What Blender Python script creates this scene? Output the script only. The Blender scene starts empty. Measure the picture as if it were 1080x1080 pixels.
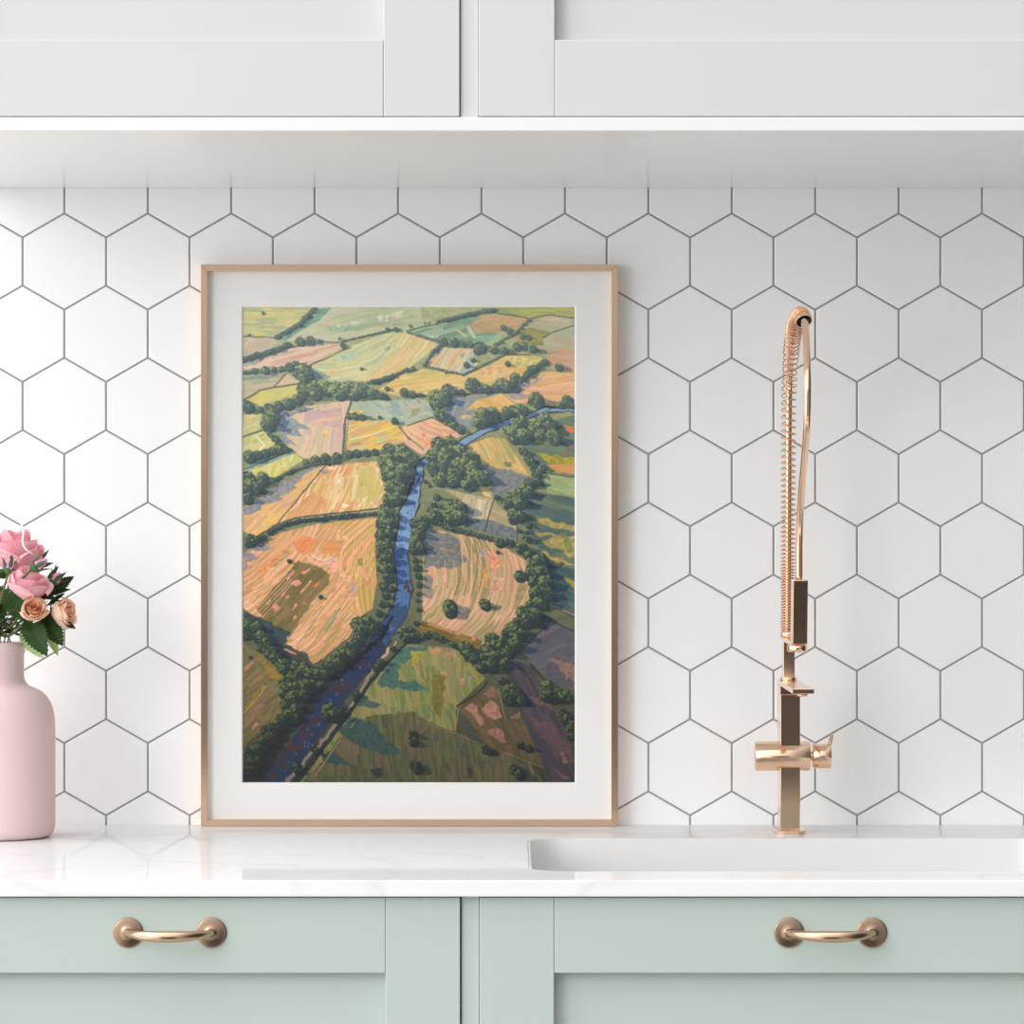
import bpy, bmesh, math, random
import numpy as np
from mathutils import Vector, Matrix

# ------------------------------------------------------------------ camera, world, light, exposure
D = 3.6                      # camera to tiled wall, metres
CT = 0.90                    # counter top height
EYE = CT + 0.275
scn = bpy.context.scene
COL = scn.collection

cam_d = bpy.data.cameras.new('camera')
cam = bpy.data.objects.new('camera', cam_d)
COL.objects.link(cam)
cam.location = (0, -D, EYE)
cam.rotation_euler = (math.radians(90), 0, 0)
cam_d.sensor_width = 36
cam_d.lens = 144
cam_d.clip_start = 0.05
scn.camera = cam

scn.view_settings.view_transform = 'Standard'
scn.view_settings.look = 'None'
scn.view_settings.gamma = 1
scn.view_settings.use_curve_mapping = False
scn.view_settings.exposure = -0.11
scn.cycles.use_denoising = True
scn.cycles.max_bounces = 10
scn.cycles.diffuse_bounces = 6
scn.cycles.glossy_bounces = 6
scn.cycles.caustics_reflective = True
scn.cycles.blur_glossy = 0.3

world = bpy.data.worlds.new('world')
scn.world = world
world.use_nodes = True
nt = world.node_tree
nt.nodes.clear()


def wnode(t, **k):
    n = nt.nodes.new(t)
    for a, b in k.items():
        setattr(n, a, b)
    return n


w_out = wnode('ShaderNodeOutputWorld')
w_bg = wnode('ShaderNodeBackground')
w_tc = wnode('ShaderNodeTexCoord')
w_sep = wnode('ShaderNodeSeparateXYZ')
nt.links.new(w_tc.outputs['Generated'], w_sep.inputs[0])
w_rx = wnode('ShaderNodeValToRGB')          # side to side: daylight side is the left
w_rx.color_ramp.interpolation = 'EASE'
els = w_rx.color_ramp.elements
w_mx = wnode('ShaderNodeMath', operation='MULTIPLY_ADD')
w_mx.inputs[1].default_value = 0.5
w_mx.inputs[2].default_value = 0.5
nt.links.new(w_sep.outputs['X'], w_mx.inputs[0])
nt.links.new(w_mx.outputs[0], w_rx.inputs[0])
els[0].position = 0.0
els[0].color = (1.5, 1.5, 1.5, 1)
els[1].position = 1.0
els[1].color = (0.04, 0.04, 0.04, 1)
for p_, v_ in ((0.10, 1.30), (0.28, 1.15), (0.45, 0.89), (0.60, 0.66), (0.75, 0.34), (0.90, 0.06)):
    e_ = els.new(p_)
    e_.color = (v_, v_, v_, 1)
w_rz = wnode('ShaderNodeValToRGB')          # height: dark band added under the horizon, for the metal parts to mirror
w_rz.color_ramp.interpolation = 'EASE'
w_mz = wnode('ShaderNodeMath', operation='MULTIPLY_ADD')
w_mz.inputs[1].default_value = 0.5
w_mz.inputs[2].default_value = 0.5
nt.links.new(w_sep.outputs['Z'], w_mz.inputs[0])
nt.links.new(w_mz.outputs[0], w_rz.inputs[0])
ez = w_rz.color_ramp.elements
ez[0].position = 0.0
ez[0].color = (0.25, 0.24, 0.23, 1)
ez[1].position = 1.0
ez[1].color = (2.8, 2.8, 2.8, 1)
for p_, v_ in ((0.25, 0.10), (0.40, 0.045), (0.488, 0.030), (0.500, 0.12), (0.522, 0.80), (0.56, 1.30), (0.64, 1.40), (0.75, 1.6), (0.88, 2.2)):
    e_ = ez.new(p_)
    e_.color = (v_, v_, v_, 1)
w_mul = wnode('ShaderNodeMix', data_type='RGBA', blend_type='MULTIPLY')
w_mul.inputs[0].default_value = 1.0
nt.links.new(w_rx.outputs[0], w_mul.inputs[6])
# dark band kept to the middle; bright fill added low at either side
w_rs = wnode('ShaderNodeValToRGB')
w_rs.color_ramp.interpolation = 'EASE'
es = w_rs.color_ramp.elements
es[0].position = 0.0
es[0].color = (1.15, 1.12, 1.10, 1)
es[1].position = 1.0
es[1].color = (2.8, 2.8, 2.8, 1)
for p_, v_ in ((0.49, 1.15), (0.522, 1.20), (0.56, 1.30), (0.64, 1.40), (0.75, 1.6), (0.88, 2.2)):
    e_ = es.new(p_)
    e_.color = (v_, v_, v_, 1)
nt.links.new(w_mz.outputs[0], w_rs.inputs[0])
w_ab = wnode('ShaderNodeMath', operation='ABSOLUTE')
nt.links.new(w_sep.outputs['X'], w_ab.inputs[0])
w_mr = wnode('ShaderNodeMapRange', interpolation_type='SMOOTHSTEP')
w_mr.inputs['From Min'].default_value = 0.16
w_mr.inputs['From Max'].default_value = 0.38
nt.links.new(w_ab.outputs[0], w_mr.inputs['Value'])
w_ms = wnode('ShaderNodeMix', data_type='RGBA')
nt.links.new(w_mr.outputs[0], w_ms.inputs[0])
nt.links.new(w_rz.outputs[0], w_ms.inputs[6])
nt.links.new(w_rs.outputs[0], w_ms.inputs[7])
nt.links.new(w_ms.outputs[2], w_mul.inputs[7])
nt.links.new(w_mul.outputs[2], w_bg.inputs[0])
w_bg.inputs[1].default_value = 1.16
nt.links.new(w_bg.outputs[0], w_out.inputs[0])

ld = bpy.data.lights.new('window_light', 'AREA')
ld.shape = 'RECTANGLE'
ld.size = 0.75
ld.size_y = 1.0
ld.energy = 17
ld.color = (1.0, 0.992, 0.985)
lo = bpy.data.objects.new('window_light', ld)
COL.objects.link(lo)
lo.location = (-1.65, -2.25, 1.72)
lo.rotation_euler = (Vector((0.0, 0, 1.15)) - lo.location).to_track_quat('-Z', 'Y').to_euler()


# ------------------------------------------------------------------ helpers
def W(px, py, d=0.0):
    """A place d metres in front of the tiles, measured off the photograph's survey grid (1200 px per metre at the wall)."""
    s = (D - d) / 4320.0
    return Vector(((px - 540) * s, -d, EYE + (540 - py) * s))


def tag(o, label=None, cat=None, group=None, kind=None):
    if label: o['label'] = label
    if cat: o['category'] = cat
    if group: o['group'] = group
    if kind: o['kind'] = kind
    return o


def empty(name, loc, label=None, cat=None, group=None, kind=None):
    o = bpy.data.objects.new(name, None)
    o.empty_display_size = 0.05
    COL.objects.link(o)
    o.location = loc
    o.matrix_world = Matrix.Translation(loc)
    return tag(o, label, cat, group, kind)


def link(name, bm, mats, parent=None, smooth=False, bevel=0.0, seg=2, subsurf=0, angle=35):
    """Vertices are given in world space; the object's origin goes to its parent's origin or stays at 0."""
    me = bpy.data.meshes.new(name)
    off = Vector((0, 0, 0))
    if parent is not None:
        p = parent
        while p is not None:
            off += Vector(p.location)
            p = p.parent
        bmesh.ops.translate(bm, verts=bm.verts, vec=-off)
    bmesh.ops.recalc_face_normals(bm, faces=bm.faces)
    bm.to_mesh(me)
    bm.free()
    if smooth:
        for f in me.polygons:
            f.use_smooth = True
    if not isinstance(mats, (list, tuple)):
        mats = [mats]
    for m in mats:
        me.materials.append(m)
    o = bpy.data.objects.new(name, me)
    COL.objects.link(o)
    if parent is not None:
        o.parent = parent
    if bevel:
        b = o.modifiers.new('bevel', 'BEVEL')
        b.width = bevel
        b.segments = seg
        b.limit_method = 'ANGLE'
        b.angle_limit = math.radians(angle)
        b.harden_normals = False
    if subsurf:
        s = o.modifiers.new('sub', 'SUBSURF')
        s.levels = s.render_levels = subsurf
    return o


def box(bm, a, b, mat=0):
    x0, x1 = sorted((a[0], b[0]))
    y0, y1 = sorted((a[1], b[1]))
    z0, z1 = sorted((a[2], b[2]))
    v = [bm.verts.new(p) for p in ((x0, y0, z0), (x1, y0, z0), (x1, y1, z0), (x0, y1, z0),
                                   (x0, y0, z1), (x1, y0, z1), (x1, y1, z1), (x0, y1, z1))]
    for f in ((0, 1, 2, 3), (4, 5, 6, 7), (0, 1, 5, 4), (1, 2, 6, 5), (2, 3, 7, 6), (3, 0, 4, 7)):
        bm.faces.new([v[i] for i in f]).material_index = mat
    return v


def frames(pts):
    """Parallel-transported frames along a polyline."""
    pts = [Vector(p) for p in pts]
    n = len(pts)
    T = []
    for i in range(n):
        t = pts[min(i + 1, n - 1)] - pts[max(i - 1, 0)]
        T.append(t.normalized())
    a = Vector((0, 0, 1)) if abs(T[0].z) < 0.9 else Vector((0, 1, 0))
    N = (a - T[0] * a.dot(T[0])).normalized()
    out = []
    for i in range(n):
        N = (N - T[i] * N.dot(T[i])).normalized()
        out.append((pts[i], T[i], N, T[i].cross(N)))
    return out


def tube(bm, pts, rad, sides=12, cap=True, mat=0, sx=1.0):
    fr = frames(pts)
    if not isinstance(rad, (list, tuple)):
        rad = [rad] * len(fr)
    rings = []
    for (p, t, n, b), r in zip(fr, rad):
        rings.append([bm.verts.new(p + (n * math.cos(2 * math.pi * k / sides) + b * sx * math.sin(2 * math.pi * k / sides)) * r) for k in range(sides)])
    for i in range(len(rings) - 1):
        for k in range(sides):
            f = bm.faces.new((rings[i][k], rings[i][(k + 1) % sides], rings[i + 1][(k + 1) % sides], rings[i + 1][k]))
            f.smooth = True
            f.material_index = mat
    if cap:
        bm.faces.new(rings[0][::-1]).material_index = mat
        bm.faces.new(rings[-1]).material_index = mat


def lathe(bm, prof, origin, axis=(0, 0, 1), sides=48, mat=0, close=True):
    """prof: (radius, height) pairs along axis."""
    ax = Vector(axis).normalized()
    a = Vector((1, 0, 0)) if abs(ax.x) < 0.9 else Vector((0, 1, 0))
    n = (a - ax * a.dot(ax)).normalized()
    b = ax.cross(n)
    o = Vector(origin)
    rings = []
    for r, h in prof:
        if r < 1e-7:
            rings.append([bm.verts.new(o + ax * h)])
        else:
            rings.append([bm.verts.new(o + ax * h + (n * math.cos(2 * math.pi * k / sides) + b * math.sin(2 * math.pi * k / sides)) * r) for k in range(sides)])
    for i in range(len(rings) - 1):
        A, B = rings[i], rings[i + 1]
        for k in range(sides):
            k2 = (k + 1) % sides
            if len(A) == 1 and len(B) == 1:
                continue
            if len(A) == 1:
                f = bm.faces.new((A[0], B[k], B[k2]))
            elif len(B) == 1:
                f = bm.faces.new((A[k], A[k2], B[0]))
            else:
                f = bm.faces.new((A[k], A[k2], B[k2], B[k]))
            f.smooth = True
            f.material_index = mat


def catmull(pts, n=8):
    P = [Vector(p) for p in pts]
    P = [P[0] * 2 - P[1]] + P + [P[-1] * 2 - P[-2]]
    out = []
    for i in range(1, len(P) - 2):
        for k in range(n):
            t = k / n
            a, b, c, d = P[i - 1], P[i], P[i + 1], P[i + 2]
            out.append(0.5 * ((2 * b) + (c - a) * t + (2 * a - 5 * b + 4 * c - d) * t * t + (3 * b - a - 3 * c + d) * t ** 3))
    out.append(P[-2])
    return out


# ------------------------------------------------------------------ materials
def S(r, g, b):
    """sRGB 0..255 to linear."""
    def f(c):
        c /= 255.0
        return c / 12.92 if c <= 0.04045 else ((c + 0.055) / 1.055) ** 2.4
    return (f(r), f(g), f(b), 1)


def mat(name, col, rough=0.5, metal=0.0, spec=0.5, bump=0.0, bscale=200.0, var=0.0, vscale=8.0, coat=0.0, sss=0.0, stretch=None, ior=1.5):
    m = bpy.data.materials.new(name)
    m.use_nodes = True
    t = m.node_tree
    bs = t.nodes['Principled BSDF']
    bs.inputs['Base Color'].default_value = col
    bs.inputs['Roughness'].default_value = rough
    bs.inputs['Metallic'].default_value = metal
    bs.inputs['Specular IOR Level'].default_value = spec
    bs.inputs['IOR'].default_value = ior
    bs.inputs['Coat Weight'].default_value = coat
    if sss:
        bs.inputs['Subsurface Weight'].default_value = sss
        bs.inputs['Subsurface Scale'].default_value = 0.004
    tc = t.nodes.new('ShaderNodeTexCoord')
    mp = t.nodes.new('ShaderNodeMapping')
    t.links.new(tc.outputs['Object'], mp.inputs[0])
    if stretch:
        mp.inputs['Scale'].default_value = stretch
    if var:
        nz = t.nodes.new('ShaderNodeTexNoise')
        nz.inputs['Scale'].default_value = vscale
        nz.inputs['Detail'].default_value = 4
        t.links.new(mp.outputs[0], nz.inputs['Vector'])
        hs = t.nodes.new('ShaderNodeHueSaturation')
        hs.inputs['Color'].default_value = col
        ma = t.nodes.new('ShaderNodeMath')
        ma.operation = 'MULTIPLY_ADD'
        ma.inputs[1].default_value = 2 * var
        ma.inputs[2].default_value = 1 - var
        t.links.new(nz.outputs['Fac'], ma.inputs[0])
        t.links.new(ma.outputs[0], hs.inputs['Value'])
        t.links.new(hs.outputs[0], bs.inputs['Base Color'])
    if bump:
        nz = t.nodes.new('ShaderNodeTexNoise')
        nz.inputs['Scale'].default_value = bscale
        nz.inputs['Detail'].default_value = 3
        t.links.new(mp.outputs[0], nz.inputs['Vector'])
        bp = t.nodes.new('ShaderNodeBump')
        bp.inputs['Strength'].default_value = bump
        bp.inputs['Distance'].default_value = 0.0005
        t.links.new(nz.outputs['Fac'], bp.inputs['Height'])
        t.links.new(bp.outputs[0], bs.inputs['Normal'])
    return m


M = {}
M['tile'] = mat('white_tile', (0.91, 0.91, 0.912, 1), 0.32, bump=0.02, bscale=60, var=0.01, vscale=5)
M['grout'] = mat('grey_grout', (0.33, 0.32, 0.31, 1), 0.9, bump=0.3, bscale=900)
M['white_paint'] = mat('white_paint', (0.62, 0.62, 0.622, 1), 0.38, bump=0.03, bscale=400)
M['white_satin'] = mat('white_satin', (0.80, 0.80, 0.80, 1), 0.24, bump=0.02, bscale=300)
M['green'] = mat('sage_green_paint', (0.470, 0.548, 0.500, 1), 0.38, bump=0.03, bscale=400)
M['gold'] = mat('rose_gold_satin', (0.88, 0.62, 0.44, 1), 0.15, 1.0)
M['gold_bright'] = mat('rose_gold_polished', (0.94, 0.66, 0.47, 1), 0.08, 1.0)
M['frame'] = mat('brushed_copper_frame', (0.745, 0.53, 0.375, 1), 0.20, 1.0, bump=0.03, bscale=900, stretch=(1, 1, 1))
M['spring'] = mat('copper_spring', (0.82, 0.50, 0.31, 1), 0.12, 1.0)
M['plate'] = mat('bronze_plate', (0.38, 0.265, 0.185, 1), 0.27, 1.0, bump=0.02, bscale=700)
M['handle'] = mat('brushed_bronze', (0.62, 0.43, 0.30, 1), 0.22, 1.0, bump=0.02, bscale=700)
M['mat'] = mat('mat_board', (0.82, 0.818, 0.812, 1), 0.85, spec=0.2, bump=0.08, bscale=1500)
M['mat_core'] = mat('mat_core', (0.93, 0.93, 0.93, 1), 0.8, spec=0.2)
M['vase'] = mat('pink_ceramic', (0.80, 0.61, 0.608, 1), 0.62, spec=0.3, bump=0.05, bscale=500)
M['sink'] = mat('white_ceramic', (0.79, 0.79, 0.79, 1), 0.2, ior=1.3)
M['stem'] = mat('stem_green', S(70, 92, 38), 0.5, var=0.3, vscale=90)
M['leaf'] = mat('leaf_dark_green', S(34, 60, 18), 0.5, spec=0.2, var=0.35, vscale=60, bump=0.25, bscale=300)
M['leaf_pale'] = mat('leaf_pale_green', S(165, 190, 120), 0.5, var=0.2, vscale=60, bump=0.2, bscale=300)
M['sepal'] = mat('sepal_green', S(52, 92, 44), 0.5, var=0.3, vscale=90)
M['bud_pink'] = mat('bud_pink', S(236, 150, 190), 0.5, var=0.2, vscale=90, sss=0.2)
M['berry'] = mat('green_filler', S(130, 150, 80), 0.6, var=0.3, vscale=100)
M['ribbon'] = mat('white_ribbon', (0.88, 0.86, 0.86, 1), 0.45)
M['cup_shade'] = mat('cup_shade_dark', (0.02, 0.018, 0.016, 1), 0.5)  # near-black colour standing in for shade inside the spring cup
M['floor'] = mat('pale_oak_floor', (0.45, 0.42, 0.39, 1), 0.45, var=0.15, vscale=4, stretch=(1, 12, 1))
M['plinth'] = mat('plinth_green', (0.45, 0.53, 0.48, 1), 0.5)


def petal_mat(name, tip, base, warm):
    """Petals keep their own two colours: pale lip, deep heart, held in the attribute 'heart'."""
    m = mat(name, tip, 0.55, spec=0.25, sss=0.25)
    t = m.node_tree
    bs = t.nodes['Principled BSDF']
    at = t.nodes.new('ShaderNodeAttribute')
    at.attribute_name = 'heart'
    nz = t.nodes.new('ShaderNodeTexNoise')
    nz.inputs['Scale'].default_value = 55
    tc = t.nodes.new('ShaderNodeTexCoord')
    t.links.new(tc.outputs['Object'], nz.inputs['Vector'])
    ad = t.nodes.new('ShaderNodeMath')
    ad.operation = 'MULTIPLY_ADD'
    ad.inputs[1].default_value = 0.5
    ad.inputs[2].default_value = -0.25
    t.links.new(nz.outputs['Fac'], ad.inputs[0])
    a2 = t.nodes.new('ShaderNodeMath')
    a2.operation = 'ADD'
    a2.use_clamp = True
    t.links.new(ad.outputs[0], a2.inputs[0])
    t.links.new(at.outputs['Fac'], a2.inputs[1])
    rp = t.nodes.new('ShaderNodeValToRGB')
    rp.color_ramp.elements[0].color = tip
    rp.color_ramp.elements[1].color = base
    e = rp.color_ramp.elements.new(0.5)
    e.color = warm
    t.links.new(a2.outputs[0], rp.inputs[0])
    t.links.new(rp.outputs[0], bs.inputs['Base Color'])
    # light passes through the thin petals
    tr = t.nodes.new('ShaderNodeBsdfTranslucent')
    t.links.new(rp.outputs[0], tr.inputs[0])
    mx = t.nodes.new('ShaderNodeMixShader')
    mx.inputs[0].default_value = 0.30
    out = t.nodes['Material Output']
    t.links.new(bs.outputs[0], mx.inputs[1])
    t.links.new(tr.outputs[0], mx.inputs[2])
    t.links.new(mx.outputs[0], out.inputs[0])
    return m


M['petal_pink'] = petal_mat('rose_pink_petal', S(252, 210, 216), S(232, 96, 128), S(247, 182, 194))
M['petal_coral'] = petal_mat('rose_coral_petal', S(232, 130, 130), S(196, 50, 70), S(222, 100, 108))
M['petal_peach'] = petal_mat('rose_peach_petal', S(254, 228, 208), S(242, 166, 116), S(252, 212, 180))


def counter_mat():
    m = mat('white_quartz', (0.80, 0.80, 0.80, 1), 0.06, ior=1.24)
    t = m.node_tree
    bs = t.nodes['Principled BSDF']
    tc = t.nodes.new('ShaderNodeTexCoord')
    mp = t.nodes.new('ShaderNodeMapping')
    mp.inputs['Rotation'].default_value = (0, 0, 0.5)
    mp.inputs['Scale'].default_value = (1.0, 1.6, 1.0)
    t.links.new(tc.outputs['Object'], mp.inputs[0])
    n1 = t.nodes.new('ShaderNodeTexNoise')
    n1.inputs['Scale'].default_value = 2.2
    n1.inputs['Detail'].default_value = 6
    n1.inputs['Distortion'].default_value = 1.2
    t.links.new(mp.outputs[0], n1.inputs['Vector'])
    s1 = t.nodes.new('ShaderNodeMath'); s1.operation = 'SUBTRACT'; s1.inputs[1].default_value = 0.5
    t.links.new(n1.outputs['Fac'], s1.inputs[0])
    a1 = t.nodes.new('ShaderNodeMath'); a1.operation = 'ABSOLUTE'
    t.links.new(s1.outputs[0], a1.inputs[0])
    rp = t.nodes.new('ShaderNodeValToRGB')
    rp.color_ramp.elements[0].position = 0.0
    rp.color_ramp.elements[0].color = (0.77, 0.765, 0.76, 1)
    rp.color_ramp.elements[1].position = 0.022
    rp.color_ramp.elements[1].color = (0.83, 0.83, 0.83, 1)
    t.links.new(a1.outputs[0], rp.inputs[0])
    # a thin polish over the stone: the gloss is a soft share of the Fresnel curve
    df = t.nodes.new('ShaderNodeBsdfDiffuse')
    gl = t.nodes.new('ShaderNodeBsdfGlossy')
    gl.inputs['Roughness'].default_value = 0.05
    fn = t.nodes.new('ShaderNodeFresnel')
    fn.inputs['IOR'].default_value = 1.45
    mu = t.nodes.new('ShaderNodeMath')
    mu.operation = 'MULTIPLY'
    mu.inputs[1].default_value = 0.56
    mx = t.nodes.new('ShaderNodeMixShader')
    t.links.new(fn.outputs[0], mu.inputs[0])
    t.links.new(mu.outputs[0], mx.inputs[0])
    t.links.new(rp.outputs[0], df.inputs[0])
    t.links.new(df.outputs[0], mx.inputs[1])
    t.links.new(gl.outputs[0], mx.inputs[2])
    t.links.new(mx.outputs[0], t.nodes['Material Output'].inputs[0])
    return m


M['quartz'] = counter_mat()

# ------------------------------------------------------------------ room shell
X0, X1 = -1.10, 1.25


def hex_wall():
    bm = bmesh.new()
    # plaster and grout bed
    box(bm, (X0, 0.0012, 0), (X1, 0.12, 2.5), 1)
    w = 88 / 1200.0
    s = w / math.sqrt(3)
    g = 0.00078                     # half the joint
    zc0 = W(68, 275.8).z
    xc0 = W(68, 275.8).x
    zlo, zhi = 0.04, 2.46
    for r in range(-20, 24):
        zc = zc0 - r * 1.5 * s
        if zc < zlo - s or zc > zhi:
            continue
        for c in range(-14, 28):
            xc = xc0 + c * w + (0.5 * w if r % 2 else 0)
            if xc < X0 + w / 2 or xc > X1 - w / 2:
                continue
            rings = []
            for inset, y in ((g, 0.0030), (g, 0.0005), (g + 0.0006, 0.0)):
                R = s - inset * 2 / math.sqrt(3)
                rings.append([bm.verts.new((xc + R * math.sin(k * math.pi / 3), y, zc + R * math.cos(k * math.pi / 3))) for k in range(6)])
            for i in range(2):
                for k in range(6):
                    bm.faces.new((rings[i][k], rings[i][(k + 1) % 6], rings[i + 1][(k + 1) % 6], rings[i + 1][k]))
            bm.faces.new(rings[2])
    return link('wall_back', bm, [M['tile'], M['grout']])


tag(hex_wall(), kind='structure')
bm = bmesh.new()
box(bm, (X0, -1.7, -0.1), (X1, 0.12, 0.0))
tag(link('floor', bm, M['floor']), kind='structure')

# ------------------------------------------------------------------ cabinets
KD = 0.535                     # door faces stand this far in front of the tiles
SB = (D - KD) / 4320.0         # metres per survey pixel there


def dx(px): return (px - 540) * SB
def dz(py): return EYE + (540 - py) * SB


def door(root, x0, x1, z0, z1, st, rail_lo, rail_hi, m, recess=0.010):
    """Shaker door: two stiles, two rails, sunk panel. Everything under the part 'door'."""
    y = -KD
    T = 0.020
    d = bpy.data.objects.new('door', None)
    COL.objects.link(d)
    d.parent = root
    c = 0.00018                  # hairline joint between the members
    for a, b in ((x0, x0 + st), (x1 - st, x1)):
        bm = bmesh.new()
        box(bm, (a, y, z0), (b, y + T, z1))
        link('stile', bm, m, d, bevel=0.0006)
    for a, b in ((z0, z0 + rail_lo), (z1 - rail_hi, z1)):
        bm = bmesh.new()
        box(bm, (x0 + st + c, y, a), (x1 - st - c, y + T, b))
        link('rail', bm, m, d, bevel=0.0006)
    bm = bmesh.new()
    box(bm, (x0 + st + c, y + recess, z0 + rail_lo + c), (x1 - st - c, y + T - 0.001, z1 - rail_hi - c))
    link('panel', bm, m, d)
    return d


def cabinet(name, x0, x1, z0, z1, m, label, filler=None, back=-0.001):
    root = empty(name, ((x0 + x1) / 2, -0.25, z0), label, 'cabinet')
    bm = bmesh.new()
    fy = -KD + 0.0215
    t = 0.018
    box(bm, (x0, fy, z0), (x0 + t, back, z1))
    box(bm, (x1 - t, fy, z0), (x1, back, z1))
    box(bm, (x0 + t, fy, z0), (x1 - t, back, z0 + t))
    box(bm, (x0 + t, fy, z1 - t), (x1 - t, fy + 0.08, z1))
    box(bm, (x0 + t, -0.012, z0 + t), (x1 - t, back, z1 - t))
    link('carcass', bm, m, root)
    if filler:
        bm = bmesh.new()
        box(bm, (filler[0], -KD + 0.0032, z0), (filler[1], -KD + 0.021, z1))
        link('filler_strip', bm, m, root, bevel=0.0003)
    return root


# -- lower, sage green
ZB = 0.11
ZT = CT - 0.0125
L0, L1 = dx(-127), dx(485.2)
R0, R1 = dx(505.8), dx(1245)
st = dx(485) - dx(406.4)
railb = ZT - 0.0008 - dz(1026)
cabL = cabinet('base_cabinet', L0 - 0.002, dx(486.2), ZB, ZT - 0.0002, M['green'],
               'sage green base cabinet under the counter left of the centre gap, below the framed picture')
dL = door(cabL, L0, L1, ZB + 0.002, ZT - 0.001, st, railb, railb, M['green'])
cabR = cabinet('base_cabinet', dx(486.8), R1 + 0.002, ZB, ZT - 0.0002, M['green'],
               'sage green base cabinet under the sink and faucet, right of the centre gap', filler=(dx(486.8), dx(505.3)))
dR = door(cabR, R0, R1, ZB + 0.002, ZT - 0.001, st, railb, railb, M['green'])


def pull(parent, pxa, pxb, py):
    """Bow handle: two dished round plates and a tapering bow."""
    ends = []
    for px in (pxa, pxb):
        c = Vector((dx(px), -KD, dz(py)))
        bm = bmesh.new()
        lathe(bm, [(0.0, 0.0), (0.0110, 0.0), (0.0114, 0.0006), (0.0112, 0.0013), (0.0104, 0.0015), (0.0070, 0.0019), (0.0040, 0.0023),
                   (0.0027, 0.0032), (0.0024, 0.0090), (0.0, 0.0090)], c, (0, -1, 0), 48)
        link('handle_plate', bm, M['plate'], parent, smooth=True)
        ends.append(c)
    a, b = ends
    L = b.x - a.x
    pts = []
    rad = []
    N = 36
    for i in range(N + 1):
        t = -0.035 + 1.07 * i / N
        u = 2 * (t - 0.5) / 1.07
        bow = (1 - abs(u) ** 2.4)
        pts.append(Vector((a.x + L * t, -KD - 0.0066 - 0.0190 * bow, a.z + 0.0006 - 0.0012 * bow)))
        rad.append(0.0021 + 0.0023 * (1 - abs(u) ** 2.0))
    rad[0] *= 0.6
    rad[-1] *= 0.6
    bm = bmesh.new()
    tube(bm, pts, rad, 20)
    h = link('handle_bar', bm, M['handle'], parent, smooth=True)
    return h


pull(dL, 135.2, 223.2, 983.6)
pull(dR, 832.0, 919.6, 983.6)
for r_, a, b in ((cabL, L0 - 0.002, dx(486.2)), (cabR, dx(486.8), R1 + 0.002)):
    bm = bmesh.new()
    box(bm, (a, -KD + 0.07, 0.0), (b, -KD + 0.088, ZB - 0.0005))
    link('plinth', bm, M['plinth'], r_)

# -- upper, white
UZ = dz(122.6)
UT = UZ + 0.70
stu = dx(484.3) - dx(404.3)
railu = dz(42) - UZ
upL = cabinet('wall_cabinet', L0 - 0.002, dx(485.0), UZ - 0.0006, UT, M['white_paint'],
              'white wall cabinet with a recessed door panel, left of the gap above the picture')
door(upL, L0, dx(484.6), UZ, UT - 0.001, stu, railu, railu, M['white_paint'])
upR = cabinet('wall_cabinet', dx(485.6), R1 + 0.002, UZ - 0.0006, UT, M['white_paint'],
              'white wall cabinet with a recessed door panel, right of the gap above the faucet', filler=(dx(485.6), dx(504.6)))
door(upR, dx(505), R1, UZ, UT - 0.001, stu, railu, railu, M['white_paint'])
bm = bmesh.new()
box(bm, (L0 - 0.002, -0.537, CT + 0.560), (R1 + 0.002, -0.0005, UZ - 0.0008))
tag(link('cabinet_base_board', bm, M['white_satin'], bevel=0.0007), 'long white board along the underside of both wall cabinets', 'shelf')

# ------------------------------------------------------------------ counter with the sink cut-out
SX0, SX1 = 0.0155, 0.4480
SY0, SY1 = -0.468, -0.1480
CF = -0.5425


def rrect(x0, y0, x1, y1, r, n=8):
    p = []
    for cx, cy, a0 in ((x1 - r, y1 - r, 0), (x0 + r, y1 - r, 90), (x0 + r, y0 + r, 180), (x1 - r, y0 + r, 270)):
        for k in range(n + 1):
            a = math.radians(a0 + 90 * k / n)
            p.append((cx + r * math.cos(a), cy + r * math.sin(a)))
    return p


def counter():
    bm = bmesh.new()
    zt, zb = CT, CT - 0.0122
    out = [(L0 - 0.002, CF), (R1 + 0.002, CF), (R1 + 0.002, -0.0004), (L0 - 0.002, -0.0004)]
    hole = rrect(SX0 - 0.0022, SY0 - 0.0022, SX1 + 0.0022, SY1 + 0.0022, 0.032, 10)
    ov = [bm.verts.new((x, y, zt)) for x, y in out]
    hv = [bm.verts.new((x, y, zt)) for x, y in hole]
    ed = [bm.edges.new((ov[i], ov[(i + 1) % 4])) for i in range(4)]
    ed += [bm.edges.new((hv[i], hv[(i + 1) % len(hv)])) for i in range(len(hv))]
    r = bmesh.ops.triangle_fill(bm, use_beauty=True, edges=ed)
    # drop anything filled inside the hole
    for f in list(bm.faces):
        c = f.calc_center_median()
        if all(v in hv for v in f.verts):
            xs = [v.co.x for v in f.verts]
            if SX0 < c.x < SX1 and SY0 < c.y < SY1:
                bm.faces.remove(f)
    ge = bmesh.ops.extrude_face_region(bm, geom=list(bm.faces))
    vs = [g for g in ge['geom'] if isinstance(g, bmesh.types.BMVert)]
    bmesh.ops.translate(bm, verts=vs, vec=(0, 0, zb - zt))
    o = link('countertop', bm, M['quartz'], bevel=0.0008)
    return o


tag(counter(), 'long white veined quartz countertop resting on the sage green base cabinets', 'countertop')

# sink
root = empty('sink', ((SX0 + SX1) / 2, (SY0 + SY1) / 2, CT - 0.19),
             'white ceramic undermount sink with rounded corners set into the countertop', 'sink')
bm = bmesh.new()
depth = 0.16
zt = CT - 0.0124
seq = []
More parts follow.
